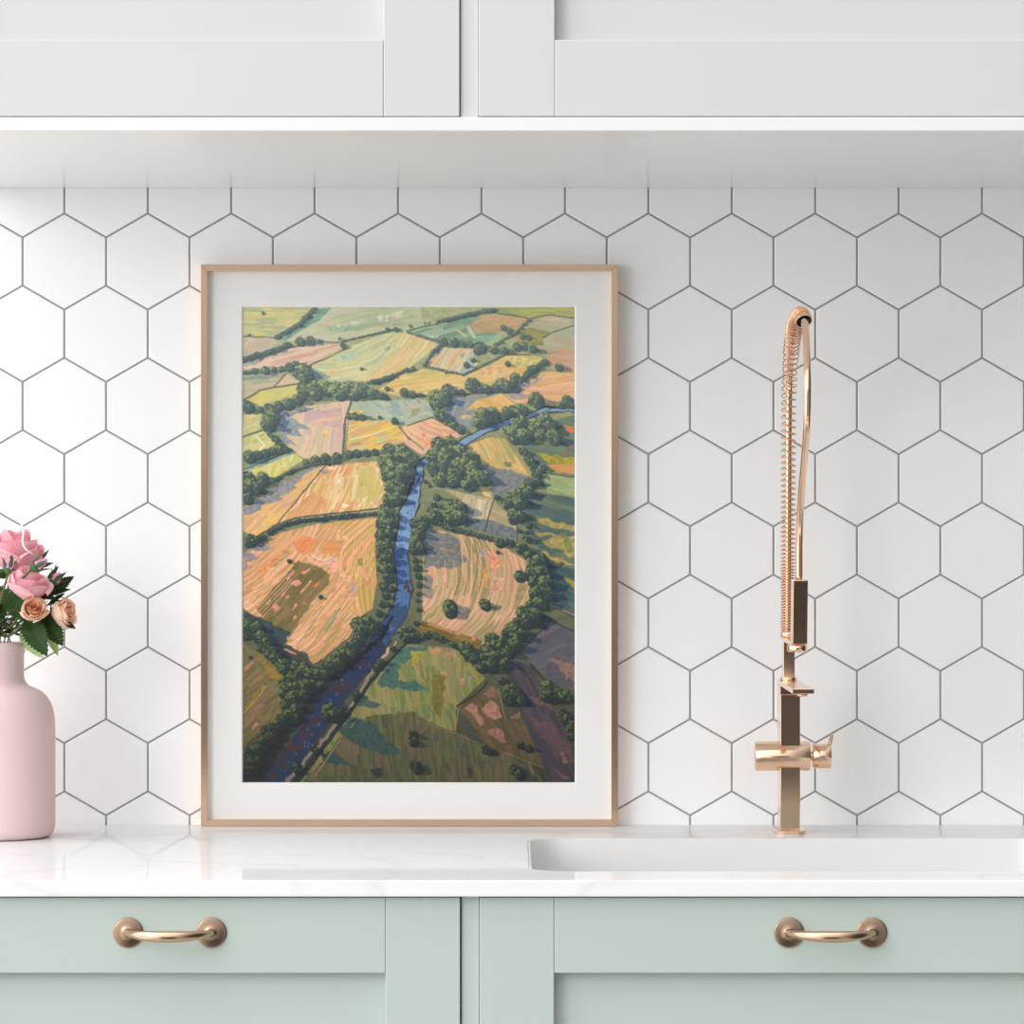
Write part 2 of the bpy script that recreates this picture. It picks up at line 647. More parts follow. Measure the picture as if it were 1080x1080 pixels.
# outside up, over the thin rim that sits flush in the worktop, and down the inside
for off, z, r in ((0.006, zt - depth, 0.036), (0.006, zt - 0.010, 0.036), (0.0021, zt - 0.004, 0.0320), (0.0021, CT - 0.0006, 0.0320), (0.0012, CT + 0.0001, 0.0312), (0.0004, CT - 0.0003, 0.0304),
                  (0.0, CT - 0.0012, 0.030), (-0.0010, zt - 0.03, 0.030), (-0.003, zt - depth + 0.045, 0.028), (-0.010, zt - depth + 0.022, 0.030),
                  (-0.028, zt - depth + 0.009, 0.034), (-0.060, zt - depth + 0.006, 0.03)):
    seq.append([(x, y, z) for x, y in rrect(SX0 - off, SY0 - off, SX1 + off, SY1 + off, r, 10)])
V = [[bm.verts.new(p) for p in L] for L in seq]
n = len(V[0])
for i in range(len(V) - 1):
    for k in range(n):
        bm.faces.new((V[i][k], V[i][(k + 1) % n], V[i + 1][(k + 1) % n], V[i + 1][k])).smooth = True
bm.faces.new(V[-1])
bm.faces.new(V[0])
link('basin', bm, M['sink'], root)
bm = bmesh.new()
lathe(bm, [(0, 0.0), (0.006, 0.0), (0.008, 0.0012), (0.030, 0.0022), (0.038, 0.0018), (0.040, 0.0)], ((SX0 + SX1) / 2, (SY0 + SY1) / 2, zt - depth + 0.0062))
link('drain', bm, M['gold'], root)

# ------------------------------------------------------------------ faucet
FX = 0.2377
FZ = CT
fa = empty('faucet', (FX, -0.085, CT), 'rose gold spring kitchen faucet with square column standing behind the sink', 'faucet')
bm = bmesh.new()
pl = rrect(FX - 0.0137, -0.107, FX + 0.0137, -0.060, 0.0095, 8)
for (s0, z) in ((0, 0.0002), (0, 0.0024), (0.001, 0.0032)):
    pass
rg = []
for ins, z in ((0, 0.0001), (0, 0.0026), (0.0008, 0.0034)):
    rg.append([bm.verts.new((x, y, FZ + z)) for x, y in rrect(FX - 0.0137 + ins, -0.107 + ins, FX + 0.0137 - ins, -0.060 - ins, 0.0095 - ins, 8)])
for i in range(2):
    for k in range(len(rg[0])):
        bm.faces.new((rg[i][k], rg[i][(k + 1) % len(rg[0])], rg[i + 1][(k + 1) % len(rg[0])], rg[i + 1][k]))
bm.faces.new(rg[0]); bm.faces.new(rg[-1])
link('base_plate', bm, M['gold_bright'], fa)
bm = bmesh.new()
box(bm, (FX - 0.0085, -0.1005, FZ + 0.0034), (FX + 0.0085, -0.0660, FZ + 0.1190))
link('column', bm, M['gold'], fa, bevel=0.0006)
bm = bmesh.new()
box(bm, (FX - 0.0089, -0.1025, FZ + 0.1190), (FX + 0.0089, -0.0650, FZ + 0.1265))
box(bm, (FX - 0.0089, -0.2571, FZ + 0.1266), (FX + 0.0089, -0.0650, FZ + 0.1306))
sp = link('spout', bm, M['gold'], fa, bevel=0.0004)
bm = bmesh.new()
lathe(bm, [(0, 0), (0.0046, 0), (0.0046, -0.0022), (0.0038, -0.0026), (0.0034, -0.0012), (0, -0.0012)], (FX, -0.247, FZ + 0.1266))
link('aerator', bm, M['gold_bright'], sp, smooth=False)
bm = bmesh.new()
lathe(bm, [(0, 0), (0.0072, 0), (0.0074, 0.0004), (0.0074, 0.0026), (0.007, 0.003), (0, 0.003)], (FX - 0.0004, -0.085, FZ + 0.1306))
link('collar', bm, M['gold_bright'], fa)
bm = bmesh.new()
box(bm, (FX - 0.0054, -0.0905, FZ + 0.1336), (FX + 0.0046, -0.0795, FZ + 0.1640))
link('riser', bm, M['gold'], fa, bevel=0.0005)
# holder arm, from the riser out to the spray head
bm = bmesh.new()
box(bm, (FX - 0.0058, -0.199, FZ + 0.1640), (FX + 0.0050, -0.0775, FZ + 0.1670))
link('holder_arm', bm, M['gold'], fa, bevel=0.0004)
bm = bmesh.new()
lathe(bm, [(0, 0), (0.0062, 0), (0.0068, 0.0006), (0.0068, 0.0048), (0.0060, 0.0056), (0, 0.0056)], (FX - 0.0006, -0.0840, FZ + 0.1670))
link('spring_seat', bm, M['gold_bright'], fa)
# valve: cylinder across, neck, knob and lever
ax = (1, 0, 0)
zv, yv = FZ + 0.0660, -0.0920
bm = bmesh.new()
lathe(bm, [(0, 0), (0.0121, 0), (0.0127, 0.0006), (0.0127, 0.0464), (0.0121, 0.047), (0, 0.047)], (0.2080, yv, zv), ax, 64)
link('valve_body', bm, M['gold'], fa)
bm = bmesh.new()
lathe(bm, [(0, 0), (0.0042, 0), (0.0042, 0.0034), (0, 0.0034)], (0.2550, yv, zv), ax, 32)
link('valve_neck', bm, M['gold_bright'], fa)
bm = bmesh.new()
lathe(bm, [(0, 0), (0.0100, 0), (0.0106, 0.0006), (0.0106, 0.0150), (0.0100, 0.0156), (0, 0.0156)], (0.2575, yv, zv), ax, 64)
kn = link('knob', bm, M['gold'], fa)
bm = bmesh.new()
p0 = Vector((0.2703, yv - 0.004, zv + 0.0035))
p1 = Vector((0.2741, yv + 0.002, zv + 0.0180))
tube(bm, [p0, p0.lerp(p1, 0.5), p1], 0.0017, 16)
link('lever', bm, M['gold'], kn, bevel=0.0002)

# spring path: up the riser, over the top and forward (y = -d, z above counter)
path = [(0.0840, 0.1726), (0.0842, 0.20), (0.0845, 0.25), (0.0850, 0.30), (0.0860, 0.34), (0.0900, 0.372), (0.1010, 0.396), (0.1220, 0.417),
        (0.1530, 0.4300), (0.1900, 0.4365), (0.2250, 0.4372), (0.2540, 0.4325)]
PX = FX - 0.0008
P3 = catmull([(PX + 0.0012 * i / 11, -d, FZ + z) for i, (d, z) in enumerate(path)], 14)
# arc length
al = [0.0]
for i in range(1, len(P3)):
    al.append(al[-1] + (P3[i] - P3[i - 1]).length)
TOT = al[-1]


def at_len(s):
    s = max(0, min(TOT, s))
    for i in range(1, len(al)):
        if al[i] >= s:
            t = (s - al[i - 1]) / max(1e-9, al[i] - al[i - 1])
            return P3[i - 1].lerp(P3[i], t)
    return P3[-1]


def pitch(s):
    z = s
    if z < 0.050: return 0.0024
    if z < 0.080: return 0.0024 + (z - 0.050) / 0.030 * 0.0018
    if z < 0.20: return 0.0039 + (z - 0.080) / 0.12 * 0.0024
    if z < 0.30: return 0.0063 - (z - 0.20) / 0.10 * 0.0005
    return 0.0068


ph, s = 0.0, 0.0
helix = []
SEG = 18
fr = frames(P3)
while s < TOT:
    q = at_len(s)
    t = (at_len(s + 0.001) - at_len(s - 0.001)).normalized()
    nrm = Vector((1, 0, 0))
    nrm = (nrm - t * nrm.dot(t)).normalized()
    bn = t.cross(nrm)
    R = 0.0062 + (0.0004 if s > 0.24 else 0)
    helix.append(q + (nrm * math.cos(ph) + bn * math.sin(ph)) * R)
    ph -= 2 * math.pi / SEG
    s += pitch(s) / SEG
bm = bmesh.new()
tube(bm, helix, 0.00058, 6)
link('spring', bm, M['spring'], fa, smooth=True)
# end cup of the spring: open ring that the hose leaves
t_end = (P3[-1] - P3[-3]).normalized()
bm = bmesh.new()
tdir = (t_end + Vector((0.15, 0, -0.75))).normalized()
lathe(bm, [(0.0060, -0.0016), (0.0066, -0.0012), (0.0068, 0.0016), (0.0066, 0.0022), (0.0062, 0.0018), (0.0060, -0.0012)], P3[-1] + tdir * 0.001, tdir, 32)
link('spring_end_cup', bm, M['gold_bright'], fa, smooth=True)
bm = bmesh.new()
lathe(bm, [(0.0, -0.0014), (0.0060, -0.0014), (0.0061, 0.0012), (0.0057, 0.0014), (0.0056, -0.0006), (0.0, -0.0006)], P3[-1] + tdir * 0.001, tdir, 32)
link('cup_shade_disc', bm, M['cup_shade'], fa, smooth=True)  # added dark disc, paints the shade in the cup's open end
# hose: inside the spring, then down to the spray head
hp = [(0.0840, 0.1726), (0.0842, 0.20), (0.0845, 0.25), (0.0850, 0.30), (0.0860, 0.34), (0.0900, 0.372), (0.1010, 0.396), (0.1220, 0.417),
      (0.1530, 0.4300), (0.1900, 0.4365), (0.2250, 0.4372), (0.2520, 0.4330), (0.2760, 0.4240), (0.2930, 0.4030), (0.3010, 0.3750),
      (0.2940, 0.3460), (0.2660, 0.3200), (0.2400, 0.3000), (0.2170, 0.2740), (0.2060, 0.2450), (0.2040, 0.2190)]
bm = bmesh.new()
tube(bm, catmull([(PX + min(0.0012, 0.0012 * i / 11), -d, FZ + z) for i, (d, z) in enumerate(hp)], 10), 0.0030, 20)
link('hose', bm, M['gold_bright'], fa, smooth=True)
# spray head
bm = bmesh.new()
box(bm, (FX - 0.0063, -0.2250, FZ + 0.1655), (FX + 0.0063, -0.2020, FZ + 0.2190))
for v in bm.verts:                      # the head hangs at a slant, its foot towards the column
    v.co.y += (FZ + 0.2190 - v.co.z) * 0.16
sh = link('spray_head', bm, M['gold'], fa, bevel=0.0007)
bm = bmesh.new()
lathe(bm, [(0, 0), (0.0078, 0), (0.0085, -0.0008), (0.0085, -0.0052), (0.0078, -0.0060), (0.0066, -0.0060), (0.006, -0.0048), (0, -0.0048)],
      (FX - 0.0012, -0.2050, FZ + 0.1652), sides=48)
link('nozzle', bm, M['gold_bright'], sh)

# ------------------------------------------------------------------ vase
VD = 0.1345
VS = (D - VD) / 4320.0
vx = (-12 - 540) * VS
vr = lambda px: (px + 12) * VS
vz = lambda py: CT + (882.6 - py) * VS
vase = empty('vase', (vx, -VD, CT), 'matte pink bottle vase holding the roses, on the countertop left of the picture', 'vase')
prof = [(0, 0.0002), (vr(48), 0.0002), (vr(52.5), 0.0012), (vr(55.8), 0.0036), (vr(57.6), 0.0075), (vr(58.0), 0.013)]
for px, py in ((58.0, 770), (57.7, 760), (56.4, 750), (53.6, 741.5), (49.0, 734), (43.0, 728.6), (36.5, 725.4), (30.8, 723), (27.2, 719.8), (25.4, 715), (25.2, 709), (25.2, 689.5), (25.6, 688.6),
               (26.4, 687.4), (26.6, 679.5), (26.0, 677.8), (24.6, 677.0)):
    prof.append((vr(px), vz(py)- CT))
ztop = vz(677.0) - CT
prof += [(vr(21.5), ztop - 0.0008), (vr(20.5), ztop - 0.006), (vr(20.5), ztop - 0.035), (vr(30), ztop - 0.045), (vr(52), ztop - 0.075), (vr(52), 0.006), (0, 0.006)]
bm = bmesh.new()
lathe(bm, prof, (vx, -VD, CT), sides=96)
link('body', bm, M['vase'], vase)

# ------------------------------------------------------------------ roses, buds, foliage
rnd = random.Random(7)
MOUTH = Vector((vx, -VD, CT + ztop))


def basis(axis, roll=0.0):
    z = Vector(axis).normalized()
    a = Vector((0, -1, 0)) if abs(z.y) < 0.8 else Vector((0, 0, 1))
    x = a.cross(z).normalized()
    y = z.cross(x)
    m = Matrix((x, y, z)).transposed()
    return m @ Matrix.Rotation(roll, 3, 'Z')


def petals(bm, lay, c, B, spec, seed):
    """spec rows: count, radius, height, openness, curl, span, heart value"""
    rr = random.Random(seed)
    for li, (cnt, R, H, opn, curl, span, heart) in enumerate(spec):
        ph0 = rr.uniform(0, 6.28)
        for j in range(cnt):
            a0 = ph0 + 2 * math.pi * j / cnt + rr.uniform(-0.15, 0.15)
            h = H * rr.uniform(0.92, 1.08)
            rad = R * rr.uniform(0.93, 1.07)
            cu = curl * rr.uniform(0.6, 1.4)
            NU, NV = 12, 10
            grid = []
            ph1, ph2 = rr.uniform(0, 6.28), rr.uniform(0, 6.28)
            for iv in range(NV + 1):
                v = iv / NV
                row = []
                for iu in range(NU + 1):
                    u = -1 + 2 * iu / NU
                    # width of the petal grows then rounds off
                    wv = 0.35 + 0.65 * math.sin(min(1, v * 1.25) * math.pi / 2)
                    ang = a0 + u * span * wv + 0.10 * v * (1 if j % 2 else -1)
                    tipdrop = 1 - 0.30 * abs(u) ** 2.6 * v ** 2 + 0.02 * math.sin(3 * u + ph1) * v
                    rv = rad * (0.20 + 0.80 * math.sin(min(1, v * 1.35) * math.pi / 2)) * (1 - (1 - opn) * 0.35 * v ** 2)
                    rv += rad * opn * 0.35 * v ** 2
                    edge = max(0.0, v - 0.72) / 0.28
                    rv += cu * edge ** 2 * (0.7 + 0.3 * math.cos(2.2 * u + ph2))
                    rv += 0.05 * rad * math.sin(2.6 * u + ph2) * v
                    rv += 0.045 * rad * (1 if j % 2 else -1) * u    # overlap of neighbours
                    z = h * (v * tipdrop) - cu * 0.75 * edge ** 2.2
                    p = Vector((rv * math.cos(ang), rv * math.sin(ang), z))
                    vt = bm.verts.new(c + B @ p)
                    vt[lay] = heart * (1 - 0.75 * v) + 0.15 * heart
                    row.append(vt)
                grid.append(row)
            for iv in range(NV):
                for iu in range(NU):
                    bm.faces.new((grid[iv][iu], grid[iv][iu + 1], grid[iv + 1][iu + 1], grid[iv + 1][iu])).smooth = True


def rose(c, axis, size, material, label, seed, opened=0.6, stemto=None, coil=False):
    """size = outer radius of the bloom; c = its base."""
    c = Vector(c)
    B = basis(axis, seed)
    root = empty('rose', c, label, 'flower', 'cut roses standing in the pink vase')
    bm = bmesh.new()
    lay = bm.verts.layers.float.new('heart')
    r = size
    spec = [(3, 0.17 * r, 1.20 * r, 0.10, 0.02 * r, 1.5, 1.0),
            (3, 0.30 * r, 1.24 * r, 0.15, 0.04 * r, 1.25, 0.95),
            (4, 0.44 * r, 1.28 * r, 0.20, 0.07 * r, 1.0, 0.85),
            (5, 0.60 * r, 1.26 * r, 0.28, 0.12 * r, 0.85, 0.65),
            (5, 0.74 * r, 1.18 * r, 0.40 * opened + 0.15, 0.18 * r, 0.82, 0.45),
            (5, 0.88 * r, 1.00 * r, 0.75 * opened + 0.1, 0.24 * r * (0.5 + opened), 0.80, 0.25)]
    petals(bm, lay, c, B, spec, seed)
    link('bloom', bm, material, root, smooth=True)
    # sepals under the bloom
    bm = bmesh.new()
    lathe(bm, [(0, -0.20 * r), (0.12 * r, -0.16 * r), (0.20 * r, 0.0), (0.22 * r, 0.08 * r), (0, 0.1 * r)], c, B @ Vector((0, 0, 1)), 16)
    for k in range(5):
        a = 2 * math.pi * k / 5 + seed
        pts = []
        for i in range(6):
            t = i / 5
            pts.append(c + B @ Vector(((0.18 + 0.75 * t) * r * math.cos(a), (0.18 + 0.75 * t) * r * math.sin(a), (0.05 + 0.25 * t * t - 0.1 * math.sin(t * 3)) * r - 0.12 * r)))
        tube(bm, pts, [0.10 * r, 0.13 * r, 0.10 * r, 0.07 * r, 0.035 * r, 0.004 * r], 6, sx=0.25)
    link('sepal', bm, M['sepal'], root, smooth=True)
    stem(root, c - (B @ Vector((0, 0, 1))) * 0.16 * r, -(B @ Vector((0, 0, 1))))
    return root


def stem(root, top, d, rad=0.0011, foot=None):
    a = rnd.uniform(0, 6.28)
    q = rnd.uniform(0, 0.018)
    m = MOUTH + Vector((q * math.cos(a), q * math.sin(a) * 0.8, 0.004))
    f = MOUTH + Vector((-0.6 * q * math.cos(a), -0.6 * q * math.sin(a), -0.030))
    pts = catmull([top, top + Vector(d) * 0.014 + (m - top) * 0.25, m.lerp(top, 0.35) + Vector((0, 0, 0.002)), m, f], 6)
    bm = bmesh.new()
    tube(bm, pts, rad, 8)
    link('stem', bm, M['stem'], root, smooth=True)


def leaf(root, a, b, width, material, up=(0, -1, 0.3), fold=0.25, droop=0.10, twig=True, serr=True, name='leaf'):
    """ovate toothed leaf from a (stalk end) to b (tip); up = the way its face looks"""
    a, b = Vector(a), Vector(b)
    t = (b - a)
    L = t.length
    t.normalize()
    n = Vector(up)
    n = (n - t * n.dot(t)).normalized()
    s = t.cross(n)
    bm = bmesh.new()
    NV, NU = 26, 6
    rows = []
    for i in range(NV + 1):
        v = i / NV
        w = width * (math.sin(math.pi * v ** 0.80) ** 0.85) * (1 - 0.15 * v)
        if i in (0, NV):
            w = width * 0.015
        tooth = (1 + 0.10 * ((i % 2) * 2 - 1)) if (serr and 2 < i < NV - 1) else 1
        row = []
        for j in range(-NU, NU + 1):
            u = j / NU
            ww = w * (tooth if abs(j) == NU else 1)
            h = fold * abs(u) * w - droop * L * (v ** 2) + 0.06 * w * math.sin(v * 22 + abs(u) * 3) * abs(u)
            row.append(bm.verts.new(a + t * (L * v + (0.02 * L if tooth > 1 and abs(j) == NU else 0)) + s * (u * ww) + n * h))
        rows.append(row)
    for i in range(NV):
        for j in range(2 * NU):
            bm.faces.new((rows[i][j], rows[i][j + 1], rows[i + 1][j + 1], rows[i + 1][j])).smooth = True
    # midrib
    rib = [a + t * (L * v) + n * (-droop * L * v * v - 0.0002) for v in (0, 0.25, 0.5, 0.75, 0.97)]
    tube(bm, rib, [0.0006, 0.0005, 0.0004, 0.0003, 0.0001], 6)
    return link(name, bm, material, root, smooth=True)


def bud(c, axis, r, label, seed, splay=0.6, long_=2.6):
    c = Vector(c)
    B = basis(axis, seed)
    root = empty('rosebud', c, label, 'flower', 'closed rosebuds among the roses')
    bm = bmesh.new()
    h = r * long_
    prof = [(0, 0), (0.55 * r, 0.12 * h), (0.92 * r, 0.35 * h), (0.85 * r, 0.6 * h), (0.5 * r, 0.85 * h), (0.12 * r, 1.0 * h), (0, 1.02 * h)]
    lathe(bm, prof, c, B @ Vector((0, 0, 1)), 20)
    tube(bm, [c + B @ Vector((0.85 * r * math.cos(x * 2.4), 0.85 * r * math.sin(x * 2.4), h * (0.3 + 0.6 * x)) ) * 1 for x in (0, .25, .5, .75, 1)],
         [0.25 * r, 0.3 * r, 0.25 * r, 0.2 * r, 0.08 * r], 8)
    link('bloom', bm, M['bud_pink'], root, smooth=True)
    bm = bmesh.new()
    lathe(bm, [(0, -0.35 * r), (0.45 * r, -0.25 * r), (0.98 * r, 0.5 * r), (1.05 * r, 0.95 * r), (0.9 * r, 1.0 * r)], c, B @ Vector((0, 0, 1)), 20)
    link('calyx', bm, M['sepal'], root, smooth=True)
    for k in range(5):
        a = 2 * math.pi * k / 5 + seed * 1.3
        ca, sa = math.cos(a), math.sin(a)
        rad_dir = B @ Vector((ca, sa, 0))
        p = c + B @ Vector((0.9 * r * ca, 0.9 * r * sa, 0.7 * r))
        q = c + B @ Vector(((1.0 + splay) * r * ca, (1.0 + splay) * r * sa, h * (1.15 + 0.15 * math.sin(k * 2 + seed))))
        leaf(root, p, q, 0.42 * r, M['sepal'], up=rad_dir, fold=-0.5, droop=-0.12, serr=False, name='sepal')
    stem(root, c - (B @ Vector((0, 0, 1))) * 0.3 * r, -(B @ Vector((0, 0, 1))), 0.0009)
    return root


def FW(px, py, d=VD):
    return W(px, py, d)


u = VS
rose(FW(12, 602, 0.140), (0.12, -0.12, 1), 0.0270, M['petal_pink'], 'largest pale pink rose at the top of the bouquet, touching the left edge', 3, 0.45)
rose(FW(26, 632, 0.168), (0.25, -0.30, 1), 0.0212, M['petal_pink'], 'medium pink rose just below the topmost rose, above the peach ones', 11, 0.35)
rose(FW(35, 645, 0.172), (0.25, -1, 0.32), 0.0122, M['petal_peach'], 'small open peach rose facing forward with a spiral heart', 5, 0.35)
rose(FW(56, 649, 0.158), (1, -0.45, 0.22), 0.0155, M['petal_peach'], 'peach rose facing right, the outermost one on the right', 8, 0.15)
rose(FW(-12, 640, 0.150), (-0.15, -0.5, 1), 0.0150, M['petal_coral'], 'coral red rose half cut by the left edge, below the large pink rose', 6, 0.3)
rose(FW(-48, 622, 0.130), (-0.6, -0.2, 1), 0.0230, M['petal_pink'], 'pink rose leaning left out of the vase beyond the picture edge', 13, 0.5)

bud(FW(8.5, 604, 0.200), (0.10, -0.1, 1), 0.0046, 'small pink rosebud in green sepals in front of the roses at the left', 2, 0.35)
bud(FW(34, 600, 0.190), (0.80, -0.15, 0.50), 0.0054, 'pink rosebud pointing up and right, between the two large pink roses', 4, 0.5, 2.8)
bud(FW(54, 616, 0.158), (0.60, -0.10, 0.75), 0.0046, 'pink rosebud at the right of the bouquet above the peach roses', 9, 0.8, 2.7)

# foliage: leafy sprigs
spr = empty('leaf_sprig', FW(20, 660, VD), 'dark green rose leaves hanging over the right side of the vase neck', 'leaves', 'leafy sprigs in the pink vase')
leaf(spr, FW(28, 651, 0.165), FW(48, 690, 0.188), 0.0108, M['leaf'], up=(-0.25, -1, 0.45), fold=0.18)
leaf(spr, FW(42, 648, 0.160), FW(66, 679, 0.176), 0.0105, M['leaf'], up=(0.1, -1, 0.5), fold=0.2)
leaf(spr, FW(2, 622, 0.175), FW(33, 657, 0.180), 0.0100, M['leaf'], up=(-0.3, -1, 0.25), fold=0.16)
leaf(spr, FW(64, 656, 0.158), FW(79.5, 662, 0.165), 0.0036, M['leaf'], up=(0.1, -1, 0.6), fold=0.25)
leaf(spr, FW(38, 656, 0.150), FW(45, 668, 0.16), 0.004, M['leaf_pale'], up=(0.1, -1, 0.2))
stem(spr, FW(30, 652, 0.165), Vector((-0.5, 0.2, -0.8)))
stem(spr, FW(43, 650, 0.160), Vector((-0.8, 0.2, -0.4)))
sp2 = empty('leaf_sprig', FW(24, 665, VD - 0.02), 'pale green rose leaves behind the dark ones, drooping beside the vase neck', 'leaves', 'leafy sprigs in the pink vase')
leaf(sp2, FW(23, 661, 0.140), FW(44, 694, 0.150), 0.0085, M['leaf_pale'], up=(-0.5, -1, 0.3), fold=0.2)
leaf(sp2, FW(50, 664, 0.135), FW(61, 690, 0.150), 0.0045, M['leaf_pale'], up=(0.2, -1, 0.3), fold=0.2)
stem(sp2, FW(24, 662, 0.140), Vector((-0.6, 0.1, -0.4)))
stem(sp2, FW(50, 664, 0.135), Vector((-0.7, 0.1, -0.2)))
sp3 = empty('leaf_sprig', FW(52, 628, VD), 'narrow dark leaves with jagged tips spreading right above the peach rose', 'leaves', 'leafy sprigs in the pink vase')
leaf(sp3, FW(51, 627, 0.145), FW(77, 607.5, 0.150), 0.0062, M['leaf'], up=(0.3, -1, 0.5), fold=0.3)
leaf(sp3, FW(52, 627, 0.150), FW(73.5, 620.5, 0.158), 0.0030, M['leaf'], up=(0.2, -1, 0.6), fold=0.3)
leaf(sp3, FW(49, 616, 0.146), FW(61, 597, 0.150), 0.0028, M['leaf'], up=(0.1, -1, 0.3), fold=0.3)
leaf(sp3, FW(52, 637, 0.150), FW(67.5, 625, 0.158), 0.0024, M['leaf'], up=(0.2, -1, 0.6), fold=0.3)
leaf(sp3, FW(40, 626, 0.158), FW(58, 631, 0.170), 0.0044, M['leaf'], up=(0.0, -1, 0.7), fold=0.25)
leaf(sp3, FW(50, 638, 0.160), FW(62, 632.5, 0.170), 0.0028, M['leaf'], up=(0.0, -1, 0.7), fold=0.25)
stem(sp3, FW(51, 628, 0.145), Vector((-0.7, 0.1, -0.7)))
stem(sp3, FW(50, 638, 0.150), Vector((-0.7, 0.1, -0.7)))
sp4 = empty('leaf_sprig', FW(-10, 640, VD), 'dark leaves tucked under the coral rose at the left edge', 'leaves', 'leafy sprigs in the pink vase')
for a_, b_, w_ in (((-4, 618), (8, 640), 0.006), ((2, 634), (-12, 668), 0.008), ((-25, 640), (-52, 668), 0.010), ((-20, 650), (-34, 690), 0.010), ((8, 628), (16, 642), 0.005)):
    leaf(sp4, FW(a_[0], a_[1], 0.15), FW(b_[0], b_[1], 0.165), w_, M['leaf'], up=(0, -1, 0.4))
stem(sp4, FW(-22, 645, 0.15), Vector((0.3, 0, -1)))
stem(sp4, FW(2, 634, 0.15), Vector((0, 0, -1)))
# loose filler with tiny green buds and bare stalks
fil = empty('filler_sprig', FW(8, 650, VD), 'thin green stalks with tiny yellow green buds under the roses', 'leaves')
bm = bmesh.new()
bb = bmesh.new()
for k in range(22):
    tx, ty = rnd.uniform(-25, 40), rnd.uniform(626, 662)
    top = FW(tx, ty, rnd.uniform(0.115, 0.165))
    a = rnd.uniform(0, 6.28); q = rnd.uniform(0, 0.022)
    m_ = MOUTH + Vector((q * math.cos(a), q * math.sin(a), 0.002))
    mid = m_.lerp(top, 0.5) + Vector((rnd.uniform(-.002, .002), rnd.uniform(-.003, .003), rnd.uniform(-.003, .002)))
    tube(bm, catmull([top, mid, m_, m_ + Vector((0, 0, -0.02))], 5), 0.0006, 6)
    if k % 2 == 0:
        for j in range(4):
            c_ = top + Vector((rnd.uniform(-.005, .005), rnd.uniform(-.005, .005), rnd.uniform(-.006, .004)))
            lathe(bb, [(0, -0.0011), (0.0008, -0.0006), (0.0010, 0), (0.0006, 0.0009), (0, 0.0013)], c_, (rnd.uniform(-1, 1), rnd.uniform(-1, 1), 1), 8)
link('stalk', bm, M['stem'], fil, smooth=True)
tag(link('tiny_bud', bb, M['berry'], fil, smooth=True), kind='stuff')
# white curl
bm = bmesh.new()
cp = catmull([FW(21.5, 551.5, 0.186), FW(24.0, 557, 0.187), FW(24.8, 562, 0.188), FW(23.7, 569, 0.189), FW(24.6, 575, 0.190), FW(28.5, 580.5, 0.190), FW(35.0, 584.6, 0.188)], 8)
tube(bm, cp, [0.0004 + 0.0007 * math.sin(math.pi * i / (len(cp) - 1)) ** 0.6 * (1 - 0.45 * i / len(cp)) for i in range(len(cp))], 8, sx=0.5)
tag(link('ribbon_curl', bm, M['ribbon'], smooth=True), 'thin curled white thread lying over the topmost pink rose', 'ribbon')

# ------------------------------------------------------------------ framed painting
FD = 0.0178                                     # frame front
fr_x0, fr_x1 = W(211.8, 0, FD).x, W(651.8, 0, FD).x
fr_z1 = W(0, 278.9, FD).z
fr_z0 = CT + 0.0002
fw = 0.0058
pic = empty('framed_picture', ((fr_x0 + fr_x1) / 2, -0.009, fr_z0),
            'large landscape print in a thin copper frame with white mat, leaning on the hexagon tiles', 'picture')
fb = bmesh.new()
# mitred moulding: four trapezoid sticks
def stick(p, q, r_, s_, y0, y1):
    v = [fb.verts.new((a[0], y, a[1])) for y in (y0, y1) for a in (p, q, r_, s_)]
    for f in ((0, 1, 2, 3), (7, 6, 5, 4), (0, 4, 5, 1), (1, 5, 6, 2), (2, 6, 7, 3), (3, 7, 4, 0)):
        fb.faces.new([v[i] for i in f])
g = 0.00008
O = [(fr_x0, fr_z0), (fr_x1, fr_z0), (fr_x1, fr_z1), (fr_x0, fr_z1)]
I = [(fr_x0 + fw, fr_z0 + fw), (fr_x1 - fw, fr_z0 + fw), (fr_x1 - fw, fr_z1 - fw), (fr_x0 + fw, fr_z1 - fw)]
frame_part = None
for i in range(4):
    fb = bmesh.new()
    j = (i + 1) % 4
    a, b, c, d_ = Vector(O[i]), Vector(O[j]), Vector(I[j]), Vector(I[i])
    dr = (b - a).normalized() * g
    a, b, c, d_ = a + dr, b - dr, c - dr, d_ + dr
    stick(a, b, c, d_, -FD, -0.0012)
    link('moulding', fb, M['frame'], pic, bevel=0.00015, seg=1)
MD = FD - 0.0070
ax0, ax1 = W(254.6, 0, MD).x, W(607.6, 0, MD).x
az1, az0 = W(0, 322.6, MD).z, W(0, 826.6, MD).z
mb = bmesh.new()
yo, yb = -MD, -MD + 0.0016
def ringz(x0, x1, z0, z1, y): return [mb.verts.new(p) for p in ((x0, y, z0), (x1, y, z0), (x1, y, z1), (x0, y, z1))]
A = ringz(fr_x0 + fw - 0.001, fr_x1 - fw + 0.001, fr_z0 + fw - 0.001, fr_z1 - fw + 0.001, yo)
Bq = ringz(ax0, ax1, az0, az1, yo)
bv = 0.0011
Cq = ringz(ax0 + bv, ax1 - bv, az0 + bv, az1 - bv, yb)
for i in range(4):
    j = (i + 1) % 4
    mb.faces.new((A[i], A[j], Bq[j], Bq[i]))
    mb.faces.new((Bq[i], Bq[j], Cq[j], Cq[i])).material_index = 1
link('mat_board', mb, [M['mat'], M['mat_core']], pic)
bb_ = bmesh.new()
box(bb_, (fr_x0 + fw * 0.6, -0.0028, fr_z0 + fw * 0.6), (fr_x1 - fw * 0.6, -0.0014, fr_z1 - fw * 0.6))
link('backing_board', bb_, M['mat'], pic)

PAINT_GAIN = 1.02
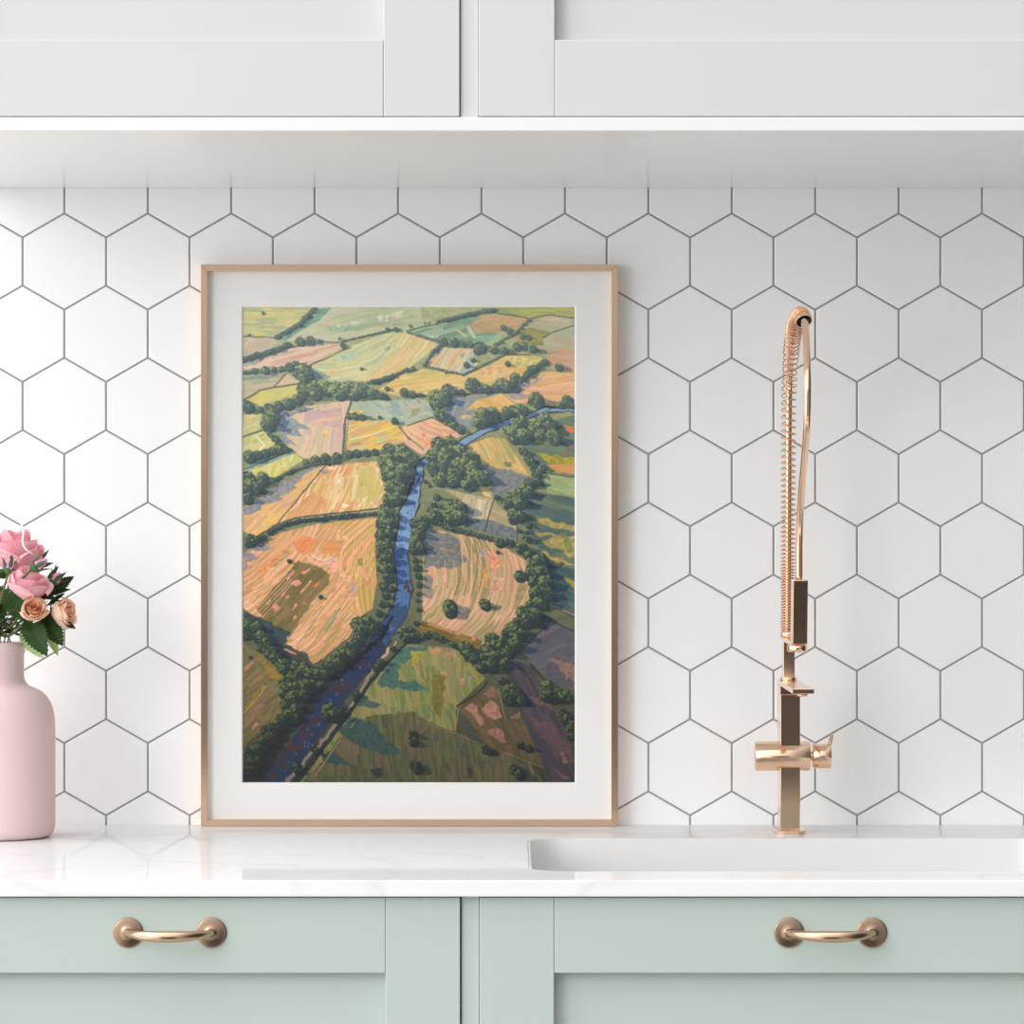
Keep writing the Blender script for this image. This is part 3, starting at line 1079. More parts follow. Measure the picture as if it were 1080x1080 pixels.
# ---- the print itself: an aerial view of farmland, brushed into a colour grid point by point
SSP = 2.0                                   # canvas samples per survey pixel
CW, CH = int(353 * SSP), int(504 * SSP)
OX, OY = 254.6, 322.6
canvas = np.zeros((CH, CW, 3))
YY, XX = np.mgrid[0:CH, 0:CW].astype(float)
PXX = OX + (XX + 0.5) / SSP
PYY = OY + (YY + 0.5) / SSP
ORG = {1: (240, 310), 2: (430, 310), 3: (240, 480), 4: (430, 480), 5: (240, 640), 6: (430, 640)}


def C(n, *xy):
    ox, oy = ORG[n]
    return [(ox + xy[i] / 5.4, oy + xy[i + 1] / 5.4) for i in range(0, len(xy), 2)]


def h2(a, b, s):
    v = np.sin(a * 127.1 + b * 311.7 + s * 74.7) * 43758.5453
    return v - np.floor(v)


def vnoise(x, y, s):
    xi, yi = np.floor(x), np.floor(y)
    fx, fy = x - xi, y - yi
    fx, fy = fx * fx * (3 - 2 * fx), fy * fy * (3 - 2 * fy)
    return (h2(xi, yi, s) * (1 - fx) + h2(xi + 1, yi, s) * fx) * (1 - fy) + (h2(xi, yi + 1, s) * (1 - fx) + h2(xi + 1, yi + 1, s) * fx) * fy


WX = (vnoise(PXX / 6, PYY / 6, 1) - 0.5) * 1.6
WY = (vnoise(PXX / 6, PYY / 6, 2) - 0.5) * 1.6


def box_of(pts, pad=3):
    xs = [p[0] for p in pts]; ys = [p[1] for p in pts]
    x0 = max(0, int((min(xs) - OX - pad) * SSP)); x1 = min(CW, int((max(xs) - OX + pad) * SSP) + 1)
    y0 = max(0, int((min(ys) - OY - pad) * SSP)); y1 = min(CH, int((max(ys) - OY + pad) * SSP) + 1)
    return slice(y0, max(y0, y1)), slice(x0, max(x0, x1))


def inside(pts, sl, warp=0.6):
    x = PXX[sl] + WX[sl] * warp; y = PYY[sl] + WY[sl] * warp
    r = np.zeros(x.shape, bool)
    n = len(pts)
    for i in range(n):
        xa, ya = pts[i]; xb, yb = pts[(i + 1) % n]
        if ya == yb: continue
        c = (ya > y) != (yb > y)
        r ^= c & (x < (xb - xa) * (y - ya) / (yb - ya) + xa)
    return r


_seed = [1]


def field(pts, pal, ang=0.0, L=14.0, w=1.6, curve=0.0, contrast=1.0, furrow=0.0, warp=0.6):
    """palette strokes laid along ang (degrees); curve bends them about the field's centre"""
    _seed[0] += 1
    s = _seed[0]
    sl = box_of(pts)
    m = inside(pts, sl, warp)
    if not m.any(): return
    x = PXX[sl][m]; y = PYY[sl][m]
    cx = sum(p[0] for p in pts) / len(pts); cy = sum(p[1] for p in pts) / len(pts)
    a = math.radians(ang)
    u_ = (x - cx) * math.cos(a) + (y - cy) * math.sin(a)
    t_ = -(x - cx) * math.sin(a) + (y - cy) * math.cos(a)
    t_ = t_ + curve * u_ * u_ / 60.0 + (vnoise(x / 14, y / 14, s) - 0.5) * 3.0
    row = np.floor(t_ / w)
    cell = np.floor(u_ / L + h2(row, row * 0 + 3, s) * 7)
    r = h2(row, cell, s)
    big = vnoise(u_ / (L * 1.6) + 9, t_ / (w * 4) + 9, s + 5)
    r = np.clip(0.45 * r + 0.75 * big - 0.1, 0, 0.999)
    P = np.array(pal, float)
    n = len(P)
    q = r * n
    i0 = np.minimum(q.astype(int), n - 1)
    fr_ = np.clip((q - i0) * 3 - 1, 0, 1)[:, None]
    col = P[i0] * (1 - fr_) + P[np.minimum(i0 + 1, n - 1)] * fr_
    mean = P.mean(0)
    col = mean + (col - mean) * contrast
    col += ((h2(row, cell, s + 9) - 0.5) * 12)[:, None]
    if furrow:
        col *= (1 + furrow * (np.sin(t_ / w * math.pi * 2 / 2.6) > 0.55))[:, None]
    canvas[sl][m] = col


def patch(pts, col, alpha=1.0, warp=1.0, soft=0.0):
    sl = box_of(pts)
    m = inside(pts, sl, warp)
    if not m.any(): return
    c = canvas[sl]
    n = (0.85 + 0.3 * vnoise(PXX[sl] / 3, PYY[sl] / 2, 33))[m][:, None]
    c[m] = c[m] * (1 - alpha) + np.array(col, float) * n * alpha


def darken(pts, mul, warp=3.0):
    sl = box_of(pts)
    m = inside(pts, sl, warp)
    if m.any():
        c = canvas[sl]
        c[m] = c[m] * np.array(mul)


def line(pts, wd, col, alpha=1.0, rough=0.5):
    if not isinstance(wd, (list, tuple)): wd = [wd] * len(pts)
    for i in range(len(pts) - 1):
        (xa, ya), (xb, yb) = pts[i], pts[i + 1]
        sl = box_of([pts[i], pts[i + 1]], max(wd) + 3)
        x = PXX[sl] + WX[sl] * rough; y = PYY[sl] + WY[sl] * rough
        dx_, dy_ = xb - xa, yb - ya
        L2 = dx_ * dx_ + dy_ * dy_ + 1e-9
        t = np.clip(((x - xa) * dx_ + (y - ya) * dy_) / L2, 0, 1)
        dd = np.hypot(x - xa - t * dx_, y - ya - t * dy_)
        w_ = (wd[i] * (1 - t) + wd[i + 1] * t) / 2
        m = dd < w_
        c = canvas[sl]
        c[m] = c[m] * (1 - alpha) + np.array(col, float) * alpha


prs = np.random.RandomState(5)


def dab(x, y, rx, ry, col, alpha=1.0):
    sl = box_of([(x - rx, y - ry), (x + rx, y + ry)], 1)
    m = ((PXX[sl] - x) / rx) ** 2 + ((PYY[sl] - y) / ry) ** 2 < 1
    c = canvas[sl]
    c[m] = c[m] * (1 - alpha) + np.array(col, float) * alpha


def depth_t(y): return min(1, max(0, (y - 323) / 503.0))


trees = []


def T(n, *xyr, k=1.0):
    ox, oy = ORG[n]
    for i in range(0, len(xyr), 3):
        trees.append((ox + xyr[i] / 5.4, oy + xyr[i + 1] / 5.4, xyr[i + 2] / 5.4 * k))


def H(n, r, *xy):
    """hedge: a row of small trees along a line"""
    p = C(n, *xy)
    r /= 5.4
    for i in range(len(p) - 1):
        (xa, ya), (xb, yb) = p[i], p[i + 1]
        L = math.hypot(xb - xa, yb - ya)
        k = max(1, int(L / (r * 0.95)))
        for j in range(k + 1):
            t = j / k
            trees.append((xa + (xb - xa) * t + prs.uniform(-.2, .2) * r, ya + (yb - ya) * t + prs.uniform(-.2, .2) * r, r * prs.uniform(0.75, 1.2)))


def draw_trees():
    trees.sort(key=lambda a: a[1])
    for x, y, r in trees:                     # long shadows falling right
        if r > 1.6:
            k = 3.0 if r < 9 else 2.2
            darken([(x - 0.3 * r, y - 0.5 * r), (x + 0.9 * r, y - 0.4 * r), (x + k * r, y + 0.55 * r), (x + k * 0.9 * r, y + 1.0 * r), (x, y + r)], (0.60, 0.70, 0.82), 2.0)
    for x, y, r in trees:
        t = depth_t(y)
        dk = np.array((74, 96, 100)) * (1 - t) + np.array((24, 34, 34)) * t
        md = np.array((106, 126, 102)) * (1 - t) + np.array((46, 62, 42)) * t
        lt = np.array((150, 162, 114)) * (1 - t) + np.array((88, 98, 54)) * t
        dab(x + 0.15 * r, y + 0.15 * r, r * 0.95, r * 0.9, dk)
        dab(x + 0.3 * r, y + 0.35 * r, r * 0.85, r * 0.75, dk * 0.8)
        dab(x - 0.1 * r, y - 0.1 * r, r * 0.85, r * 0.85, dk)
        nb = int(min(60, 6 + r * r * 0.9))
        for _ in range(nb):
            a = prs.uniform(0, 2 * math.pi); q = prs.uniform(0, 1) ** 0.6
            bx, by = x + q * r * math.cos(a), y + q * r * 0.95 * math.sin(a)
            lit = -(bx - x) * 0.75 / r - (by - y) * 0.8 / r + prs.uniform(-0.45, 0.45)
            col = dk if lit < 0.0 else (md if lit < 0.5 else lt)
            s_ = max(0.45, r * prs.uniform(0.09, 0.20))
            dab(bx, by, s_, s_ * 0.85, col * prs.uniform(0.9, 1.12))


# ground: hazy green above, deep olive below
tt = ((PYY - OY) / 504.0)[..., None]
canvas[:] = np.array((166, 172, 128)) * (1 - tt) + np.array((58, 62, 48)) * tt
canvas *= (0.92 + 0.16 * vnoise(PXX / 5, PYY / 2.5, 4))[..., None]

PK = [(216, 178, 160), (206, 160, 140), (222, 190, 168), (196, 168, 150)]
field(C(1, 85, 75, 490, 75, 440, 130, 350, 190, 270, 245, 85, 240), [(172, 178, 132), (190, 188, 134), (204, 192, 128), (168, 176, 134)], 0, 22, 2.2)
field(C(1, 500, 75, 1100, 75, 1120, 190, 900, 215, 640, 270, 500, 270, 300, 262, 400, 190), [(148, 172, 142), (172, 184, 146), (186, 190, 152), (192, 192, 168)], -6, 26, 2.4)
patch(C(1, 490, 80, 590, 78, 520, 150, 430, 200, 330, 262, 300, 255, 400, 180), (104, 148, 128), .9)
patch(C(1, 560, 185, 700, 170, 680, 215, 590, 210), (128, 172, 150), .6)
patch(C(1, 850, 125, 990, 95, 1000, 140, 870, 165), (200, 195, 172), .8)
patch(C(1, 610, 165, 800, 140, 790, 155, 620, 190), (205, 198, 180), .6)
line(C(1, 780, 195, 985, 160), 1.2, (214, 170, 120), .7)
field(C(1, 85, 245, 270, 250, 345, 300, 85, 370), [(180, 176, 148), (168, 170, 142), (196, 186, 162), (186, 170, 150)], -5, 12, 2)
field(C(1, 85, 430, 85, 390, 300, 320, 480, 290, 640, 280, 655, 305, 470, 400, 380, 400), PK, -12, 26, 1.8)
patch(C(1, 85, 370, 200, 375, 150, 405, 90, 410), (140, 148, 150), .8)
field(C(1, 480, 410, 680, 300, 900, 225, 1000, 205, 1120, 240, 1200, 290, 1130, 350, 1026, 430, 850, 500, 740, 495, 600, 500, 480, 470),
      [(162, 186, 150), (178, 192, 150), (196, 196, 146), (214, 204, 150), (182, 194, 152)], -28, 30, 2.4, curve=0.3)
field(C(1, 960, 220, 1110, 240, 1190, 290, 1120, 350, 1026, 425, 850, 495, 760, 490, 850, 420, 930, 340, 960, 290), [(214, 200, 136), (226, 206, 148), (206, 196, 134), (220, 190, 136)], -42, 30, 2.0, curve=0.4)
patch(C(1, 895, 310, 930, 292, 920, 322, 895, 330), (120, 160, 130), .9)
patch(C(1, 560, 440, 640, 425, 600, 462, 540, 470), (222, 178, 112), .7)
patch(C(1, 480, 415, 590, 470, 560, 490, 480, 480), (120, 140, 138), .85)
patch(C(1, 650, 340, 760, 330, 700, 375, 640, 370), (160, 190, 178), .7)
field(C(1, 85, 460, 330, 450, 260, 530, 180, 545, 85, 600), [(166, 164, 136), (178, 170, 140), (186, 166, 138), (150, 160, 132)], -5, 18, 2)
patch(C(1, 85, 468, 300, 460, 220, 482, 85, 488), (120, 134, 130), .8)
field(C(1, 340, 455, 415, 500, 270, 525), [(214, 178, 146), (204, 178, 150)], -35, 10, 1.5)
field(C(1, 190, 548, 420, 510, 400, 580, 270, 610, 180, 650, 95, 620), [(176, 180, 118), (196, 190, 116), (204, 188, 100), (164, 174, 120)], -22, 16, 2)
field(C(1, 300, 670, 430, 640, 705, 603, 655, 910, 560, 925, 430, 935, 350, 880, 280, 760), [(192, 176, 162), (210, 172, 158), (214, 186, 150), (200, 180, 148)], -80, 22, 2.2, curve=0.3)
field(C(1, 435, 670, 650, 635, 640, 760, 500, 745, 430, 800), [(210, 168, 156), (216, 184, 164), (198, 164, 160)], -12, 22, 1.8)
patch(C(1, 290, 690, 440, 650, 520, 640, 350, 700, 430, 740, 470, 775, 400, 765, 430, 810, 330, 800, 390, 860, 330, 850, 280, 770), (126, 140, 150), .9, 2)
patch(C(1, 548, 770, 566, 768, 566, 820, 550, 822), (222, 178, 92), .8)
line(C(1, 480, 745, 560, 725, 650, 700), 1.0, (222, 150, 130), .9)
field(C(1, 85, 690, 200, 680, 190, 765, 85, 810), [(204, 192, 126), (184, 182, 130), (212, 188, 130)], -25, 12, 2)
field(C(1, 85, 820, 210, 775, 280, 860, 85, 930), [(188, 188, 122), (202, 194, 132), (176, 178, 116)], -25, 14, 2)
line(C(1, 160, 810, 210, 860, 180, 885), 1.8, (222, 214, 176))
field(C(1, 95, 1000, 370, 895, 430, 945, 240, 1060, 90, 1090), [(166, 178, 116), (190, 192, 116), (208, 200, 130), (198, 184, 92)], -65, 12, 2.4)
patch(C(1, 90, 985, 360, 895, 365, 915, 110, 1010), (120, 150, 150), .8)
field(C(1, 710, 612, 1026, 602, 1140, 600, 1175, 690, 1026, 742, 930, 725, 830, 700, 790, 690, 685, 668), [(146, 168, 158), (164, 178, 156), (176, 186, 158), (142, 160, 164)], 40, 16, 1.8)
field(C(2, 10, 640, 100, 615, 110, 680, 0, 720), [(176, 186, 150), (200, 188, 150), (150, 176, 150), (196, 176, 156)], -20, 14, 1.6)
patch(C(2, 25, 655, 75, 645, 55, 690, 20, 695), (122, 160, 112), .8)
patch(C(1, 700, 660, 770, 660, 760, 690, 690, 680), (224, 176, 66), .8)
field(C(1, 690, 720, 930, 720, 970, 745, 1040, 830, 900, 880, 830, 890, 675, 890), [(212, 176, 110), (220, 188, 132), (206, 160, 112), (222, 182, 88), (196, 184, 136)], -20, 20, 1.9)
line(C(1, 700, 790, 800, 770, 910, 728), 1.1, (222, 150, 110), .9)
line(C(1, 695, 830, 820, 800, 960, 750), 1.4, (234, 208, 170), .9)
patch(C(1, 890, 780, 960, 752, 975, 770, 900, 795), (226, 178, 60), .9)
patch(C(1, 710, 850, 760, 838, 765, 852, 715, 862), (136, 160, 130), .9)
field(C(1, 860, 540, 1026, 440, 1121, 425, 1346, 465, 1506, 400, 1586, 350, 1726, 345, 1806, 380, 1796, 410, 1666, 500, 1586, 550, 1276, 550, 1146, 565, 1026, 590, 930, 570),
      [(212, 184, 96), (222, 182, 92), (220, 172, 104), (226, 190, 124), (206, 186, 112)], -12, 24, 2.2)
patch(C(2, 555, 355, 760, 352, 775, 400, 680, 425, 560, 400), (204, 192, 120), .85)
patch(C(2, 330, 460, 480, 400, 560, 410, 640, 440, 560, 480, 420, 470), (222, 176, 128), .6)
patch(C(2, 0, 430, 80, 425, 0, 465), (140, 150, 100), .8)
field(C(2, 100, 412, 185, 298, 390, 315, 375, 365, 400, 400, 350, 440, 320, 458), [(226, 196, 154), (222, 176, 120), (214, 190, 160), (224, 200, 150), (170, 186, 176)], -62, 18, 2.2)
patch(C(2, 300, 340, 325, 335, 315, 360, 298, 360), (130, 150, 150), .9)
line(C(2, 200, 345, 160, 400), 1.6, (226, 160, 90), .9)
field(C(2, 0, 205, 430, 108, 360, 170, 490, 220, 560, 240, 480, 300, 370, 280, 170, 260, 70, 235), [(112, 152, 124), (128, 166, 132), (104, 144, 120), (146, 172, 146)], -12, 22, 2.2)
field(C(2, 400, 235, 530, 225, 540, 250, 480, 300, 380, 280), [(140, 178, 152), (160, 182, 140), (124, 168, 148)], -20, 14, 2)
patch(C(2, 105, 232, 175, 235, 170, 248, 120, 250), (196, 200, 184), .7)
line(C(2, 345, 185, 380, 240), 3.2, (204, 200, 180), .9, 1)
line(C(2, 275, 200, 340, 240), 2.2, (214, 180, 140), .8)
field(C(2, 430, 108, 700, 138, 640, 195, 500, 218, 385, 215, 350, 180), [(182, 150, 108), (192, 160, 116), (170, 148, 106)], -8, 24, 2)
field(C(2, 490, 75, 960, 75, 960, 130, 800, 115, 700, 135, 450, 98), [(150, 158, 84), (170, 172, 94), (140, 150, 96)], 4, 26, 1.8)
field(C(2, 790, 120, 960, 140, 960, 165, 820, 215, 680, 185), [(182, 172, 144), (170, 168, 138), (192, 176, 150)], 12, 20, 2)
field(C(2, 620, 200, 700, 190, 810, 215, 780, 290, 620, 285), [(176, 154, 88), (156, 146, 88), (130, 130, 84)], 4, 12, 2)
field(C(2, 960, 175, 960, 318, 780, 300, 770, 250), [(152, 172, 142), (166, 176, 148), (176, 168, 140)], 8, 18, 2.2)
field(C(2, 740, 308, 960, 318, 960, 450, 830, 432, 790, 350), [(200, 162, 128), (192, 156, 130), (206, 150, 120), (186, 160, 130)], 6, 18, 2)
patch(C(2, 740, 312, 880, 330, 800, 345, 745, 330), (132, 140, 138), .8)
field(C(2, 560, 565, 780, 440, 960, 452, 960, 632, 780, 635, 620, 620), [(226, 172, 134), (230, 182, 140), (220, 160, 116), (226, 180, 120), (222, 170, 150)], -4, 22, 2)
patch(C(2, 565, 570, 720, 480, 780, 470, 640, 560, 700, 590, 620, 605), (150, 148, 156), .75, 3)
field(C(2, 215, 640, 250, 590, 540, 563, 615, 625, 530, 695, 310, 775, 230, 720), [(132, 142, 148), (142, 148, 146), (124, 136, 146)], -70, 14, 1.8)
field(C(2, 400, 600, 540, 565, 612, 625, 540, 690, 470, 640, 330, 660), [(222, 168, 76), (214, 172, 100), (226, 180, 110)], 35, 16, 2)
patch(C(2, 300, 690, 370, 685, 360, 710, 310, 712), (206, 176, 130), .8)
field(C(2, -30, 755, 140, 703, 318, 800, 80, 918, -20, 850), [(226, 170, 134), (216, 158, 128), (230, 184, 142), (212, 160, 140)], 30, 22, 1.4, curve=0.9)
patch(C(2, 75, 790, 100, 785, 135, 860, 105, 872), (232, 150, 98), .8)
line(C(2, 0, 810, 90, 885), 1.4, (96, 124, 82), .9)
field(C(2, 320, 870, 480, 810, 560, 820, 720, 1040, 660, 1120, 560, 1180, 430, 1150), [(202, 172, 96), (210, 160, 88), (180, 164, 100), (216, 176, 120), (168, 158, 96)], 65, 16, 2)
patch(C(4, 400, 45, 480, 60, 700, 118, 640, 180, 540, 260, 490, 250, 470, 160), (112, 120, 124), .92, 1.5)
patch(C(2, 545, 960, 590, 958, 592, 982, 555, 985), (112, 128, 82), .9)
# right margin fields
field(C(2, 850, 712, 960, 690, 960, 1040, 740, 985, 650, 870, 700, 820), [(92, 114, 104), (104, 120, 96), (84, 106, 102)], 12, 20, 2.4)
patch(C(2, 885, 745, 955, 750, 955, 795, 900, 775), (204, 120, 72), .9, 2)
patch(C(2, 740, 905, 870, 925, 960, 925, 960, 965, 800, 960), (168, 150, 40), .9, 2)
field(C(2, 790, 968, 960, 965, 960, 1030, 850, 1015), [(206, 150, 88), (196, 140, 80)], 6, 16, 2)
line(C(2, 925, 880, 890, 920), 2.4, (150, 96, 72), .9)
line(C(2, 720, 835, 860, 860), 1.2, (150, 140, 60), .9)
field(C(4, 760, 100, 960, 132, 960, 240, 800, 212), [(140, 158, 104), (154, 166, 116), (128, 150, 100)], 18, 20, 2.2)
field(C(4, 700, 212, 960, 240, 960, 645, 820, 622, 750, 540, 660, 360), [(84, 104, 92), (98, 114, 88), (76, 98, 96)], 20, 22, 2.4)
for pp in ((660, 345, 800, 365, 960, 400, 960, 440, 840, 420, 760, 385), (720, 440, 860, 450, 960, 460, 960, 600, 900, 560, 800, 520), (750, 545, 860, 580, 960, 630, 840, 620)):
    patch(C(4, *pp), (168, 146, 84), .9, 3)
patch(C(4, 870, 440, 905, 440, 950, 545, 915, 560), (110, 126, 66), .8)
patch(C(4, 720, 475, 830, 455, 830, 470, 740, 500), (72, 94, 88), .9, 2)
patch(C(4, 740, 500, 900, 545, 880, 565, 750, 525), (72, 94, 88), .9, 2)
field(C(4, 780, 620, 960, 650, 960, 935, 830, 870, 800, 700), [(66, 90, 86), (74, 98, 90), (60, 84, 86)], 22, 20, 2.6)
patch(C(4, 890, 700, 960, 715, 960, 765, 910, 730), (150, 136, 50), .9, 2)
line(C(4, 815, 855, 960, 915), 1.6, (170, 120, 80), .9)
field(C(6, 820, 80, 960, 145, 960, 490, 780, 400, 640, 250), [(92, 90, 98), (84, 84, 94), (100, 94, 98)], -25, 20, 2.4, contrast=.8)
patch(C(6, 790, 295, 960, 330, 960, 480, 900, 420, 850, 330), (150, 112, 94), .75, 3)
patch(C(6, 800, 320, 930, 400, 955, 470, 780, 400), (82, 80, 92), .8, 2)
field(C(6, 580, 290, 720, 350, 830, 590, 950, 810, 960, 1010, 800, 1010, 700, 720, 640, 580, 560, 420), [(74, 68, 74), (84, 72, 76), (66, 62, 70)], 62, 22, 2.4, contrast=.8)
patch(C(6, 680, 505, 790, 530, 830, 590, 760, 560), (120, 92, 84), .8, 2)
patch(C(6, 690, 620, 830, 680, 930, 800, 960, 900, 900, 880, 760, 740), (104, 74, 78), .8, 2)
patch(C(6, 870, 830, 885, 825, 910, 890, 890, 895), (150, 100, 92), .8)
patch(C(6, 900, 380, 925, 395, 905, 415), (170, 118, 98), .8)
patch(C(6, 830, 925, 920, 970, 900, 985, 840, 950), (130, 96, 86), .7, 2)
# two strip fields by the tall trees
field(C(4, 200, 190, 490, 250, 470, 420, 320, 400, 300, 250), [(182, 164, 122), (168, 158, 120), (196, 176, 136)], -70, 20, 2)
field(C(4, 355, 240, 470, 262, 455, 350, 355, 350), [(196, 174, 138), (160, 156, 132), (204, 186, 150)], -78, 24, 1.6, furrow=.12)
field(C(4, 490, 260, 580, 340, 622, 400, 622, 505, 440, 432), [(172, 154, 112), (160, 148, 112), (182, 158, 120)], 20, 14, 1.8)
patch(C(4, 330, 350, 470, 372, 600, 410, 622, 440, 615, 500, 440, 435, 320, 405), (104, 112, 118), .92, 1)
line(C(4, 492, 250, 440, 432), 1.2, (54, 52, 54))
# striped plough field
field(C(4, 105, 412, 500, 495, 695, 612, 695, 850, 600, 965, 470, 1100, 85, 945, 85, 600), [(190, 146, 116), (178, 138, 112), (172, 150, 106), (204, 156, 128), (150, 134, 92)], 98, 34, 2.2, curve=-0.5, furrow=.10)
patch(C(4, 100, 420, 270, 450, 340, 610, 250, 650, 85, 630, 90, 520), (104, 112, 114), .85, 3)
patch(C(4, 155, 518, 270, 545, 240, 550), (186, 140, 104), .9)
patch(C(4, 100, 680, 145, 690, 130, 830, 95, 800), (112, 116, 118), .7, 3)
for xx in (280, 330, 375, 410):
    line(C(4, xx, 480, xx + 22, 560, xx + 22, 680, xx - 10, 800), 1.3, (112, 104, 60), .8)
for xx in (200, 250, 300, 355, 400, 470, 540, 565):
    line(C(4, xx + 10, 500 if xx > 270 else 600, xx + 14, 640, xx, 800, xx - 45, 930), 0.8, (216, 174, 132), .85)
patch(C(4, 465, 570, 510, 560, 530, 630, 480, 665), (216, 140, 110), .9)
patch(C(4, 430, 640, 455, 640, 460, 760, 435, 750), (216, 148, 84), .7)
patch(C(4, 410, 540, 430, 540, 440, 580, 415, 580), (150, 150, 160), .9)
patch(C(4, 480, 700, 545, 700, 545, 780, 480, 780), (206, 152, 122), .8)
patch(C(4, 640, 720, 690, 740, 680, 800, 600, 880), (150, 134, 92), .8)
line(C(4, 640, 725, 600, 800, 585, 890), 0.9, (214, 172, 128), .9)
line(C(4, 685, 770, 650, 850), 0.9, (214, 172, 128), .9)
field(C(6, 90, 80, 430, 195, 400, 245, 280, 210, 30, 165), [(124, 102, 44), (110, 94, 44), (134, 108, 52)], 18, 22, 1.8)
line(C(6, 120, 98, 250, 142), 1.6, (196, 132, 92))
patch(C(6, 265, 145, 295, 150, 292, 165, 268, 160), (200, 130, 104))
patch(C(6, 362, 168, 386, 172, 384, 198, 362, 194), (196, 120, 92))
# bottom meadows right of the river
field(C(5, 930, 300, 1026, 218, 1216, 230, 1316, 240, 1400, 340, 1466, 410, 1306, 570, 1300, 720, 1146, 660, 1056, 600, 780, 640, 640, 760, 440, 1010, 380, 1010),
      [(126, 132, 74), (142, 142, 78), (112, 124, 72), (150, 140, 84), (130, 126, 80)], 78, 22, 2.8)
field(C(5, 640, 750, 780, 630, 1056, 600, 1146, 660, 1300, 720, 1470, 800, 1720, 900, 1830, 1010, 420, 1010), [(92, 94, 60), (104, 102, 62), (84, 88, 58), (112, 98, 68)], 84, 24, 2.8, warp=4)
patch(C(5, 930, 300, 1026, 225, 1140, 225, 1120, 260, 1040, 300, 1000, 330), (62, 104, 96), .9, 2)
patch(C(5, 940, 305, 985, 350, 960, 420, 1070, 425, 1150, 470, 1040, 480, 900, 460, 840, 440), (58, 98, 92), .9, 3)
patch(C(5, 770, 500, 870, 550, 850, 580, 740, 560), (58, 92, 86), .85, 3)
patch(C(5, 620, 700, 740, 630, 850, 680, 930, 780, 1026, 830, 900, 850, 780, 820), (50, 82, 78), .9, 3)
patch(C(5, 520, 830, 600, 840, 740, 915, 620, 900, 540, 870), (46, 78, 74), .9, 3)
for q_, c_ in (((600, 760, 730, 790, 720, 850, 640, 800), None),):
    pass
patch(C(6, 20, 250, 100, 255, 60, 320, 20, 350), (160, 148, 52), .85, 2)
patch(C(6, 120, 232, 190, 238, 180, 268, 130, 268), (190, 132, 96), .9)
patch(C(6, 195, 250, 270, 258, 275, 290, 200, 278), (178, 128, 112), .9)
patch(C(6, 150, 380, 215, 400, 190, 640, 130, 560), (110, 98, 34), .7, 2)
patch(C(6, 300, 408, 325, 415, 320, 448, 300, 440), (196, 134, 112), .9)
patch(C(6, 330, 350, 390, 350, 380, 450, 340, 455), (120, 132, 96), .7)
patch(C(6, 290, 290, 440, 410, 400, 450, 370, 380), (140, 128, 50), .7)
line(C(6, 190, 378, 220, 382), 1.4, (196, 140, 104))
for pl_ in ((190, 240, 210, 290, 300, 300, 295, 350), (60, 280, 60, 400, 100, 430), (220, 430, 240, 520, 290, 590, 270, 720), (20, 480, 30, 560, 90, 550), (360, 350, 410, 440)):
    line(C(6, *pl_), 0.9, (176, 146, 88), .8)
field(C(6, 280, 575, 480, 448, 515, 470, 560, 655, 640, 600, 780, 925, 440, 790, 380, 690), [(98, 84, 56), (108, 90, 60), (88, 80, 52)], 60, 20, 2.4)
patch(C(6, 350, 550, 395, 560, 410, 610, 440, 670, 415, 682, 370, 610, 325, 575), (172, 120, 100), .95, 1.5)
patch(C(6, 470, 535, 515, 565, 540, 630, 500, 645, 450, 625, 425, 580), (174, 122, 104), .95, 2)
patch(C(6, 450, 700, 500, 680, 545, 710, 565, 775, 540, 775, 505, 745, 455, 730), (160, 110, 92), .95, 1.5)
patch(C(6, 430, 500, 485, 455, 510, 480, 495, 520, 450, 510), (150, 104, 86), .8, 1.5)
patch(C(6, 580, 625, 645, 595, 645, 635, 590, 640), (140, 102, 76), .8, 1.5)
patch(C(6, 555, 790, 600, 795, 595, 860, 560, 850), (132, 90, 66), .8)
patch(C(6, 140, 710, 170, 710, 180, 790, 155, 790), (84, 86, 84), .8, 2)
patch(C(6, 280, 760, 320, 780, 330, 870, 300, 870), (84, 84, 84), .8, 2)
patch(C(6, 335, 920, 370, 925, 375, 975, 345, 985), (60, 50, 54), .8)
patch(C(5, 805, 935, 880, 915, 880, 975, 850, 980), (44, 52, 60), .9)
line(C(6, 280, 568, 380, 510, 440, 450, 450, 430), 2.0, (56, 50, 42))
line(C(6, 60, 735, 120, 672, 330, 745, 440, 795, 780, 920), 1.1, (140, 114, 78), .85)
line(C(6, 0, 625, 120, 668), 0.9, (120, 100, 66), .85)
line(C(6, 515, 470, 560, 650), 1.2, (150, 118, 84), .85)
line(C(6, 640, 590, 720, 740, 800, 930, 820, 1005), 2.4, (52, 62, 74), .9)
line(C(5, 500, 960, 640, 760), 1.2, (170, 140, 104), .9)
line(C(5, 700, 690, 780, 590), 1.2, (150, 124, 90), .9)
# left side fields below
field(C(3, 85, 430, 85, 300, 440, 95, 560, 55, 270, 405, 150, 475), [(222, 164, 84), (216, 150, 92), (212, 172, 116), (224, 178, 104), (206, 160, 128)], -38, 18, 2.2)
patch(C(3, 85, 310, 300, 170, 440, 90, 550, 62, 430, 120, 380, 170, 400, 190, 300, 230, 310, 250, 200, 290, 190, 320, 100, 345), (128, 132, 142), .92, 2)
field(C(3, 270, 405, 560, 55, 850, 35, 905, 220, 865, 302, 500, 345, 400, 355), [(214, 172, 98), (204, 166, 92), (220, 184, 128), (216, 150, 104), (226, 200, 146), (188, 164, 90)], -66, 20, 2.4)
field(C(3, 330, 350, 480, 210, 560, 250, 500, 345), [(222, 148, 110), (216, 158, 112), (206, 150, 100)], -55, 18, 2)
field(C(3, 730, 60, 840, 60, 880, 200, 850, 290, 700, 260), [(214, 190, 128), (222, 200, 146), (202, 180, 110)], -80, 20, 2.2)
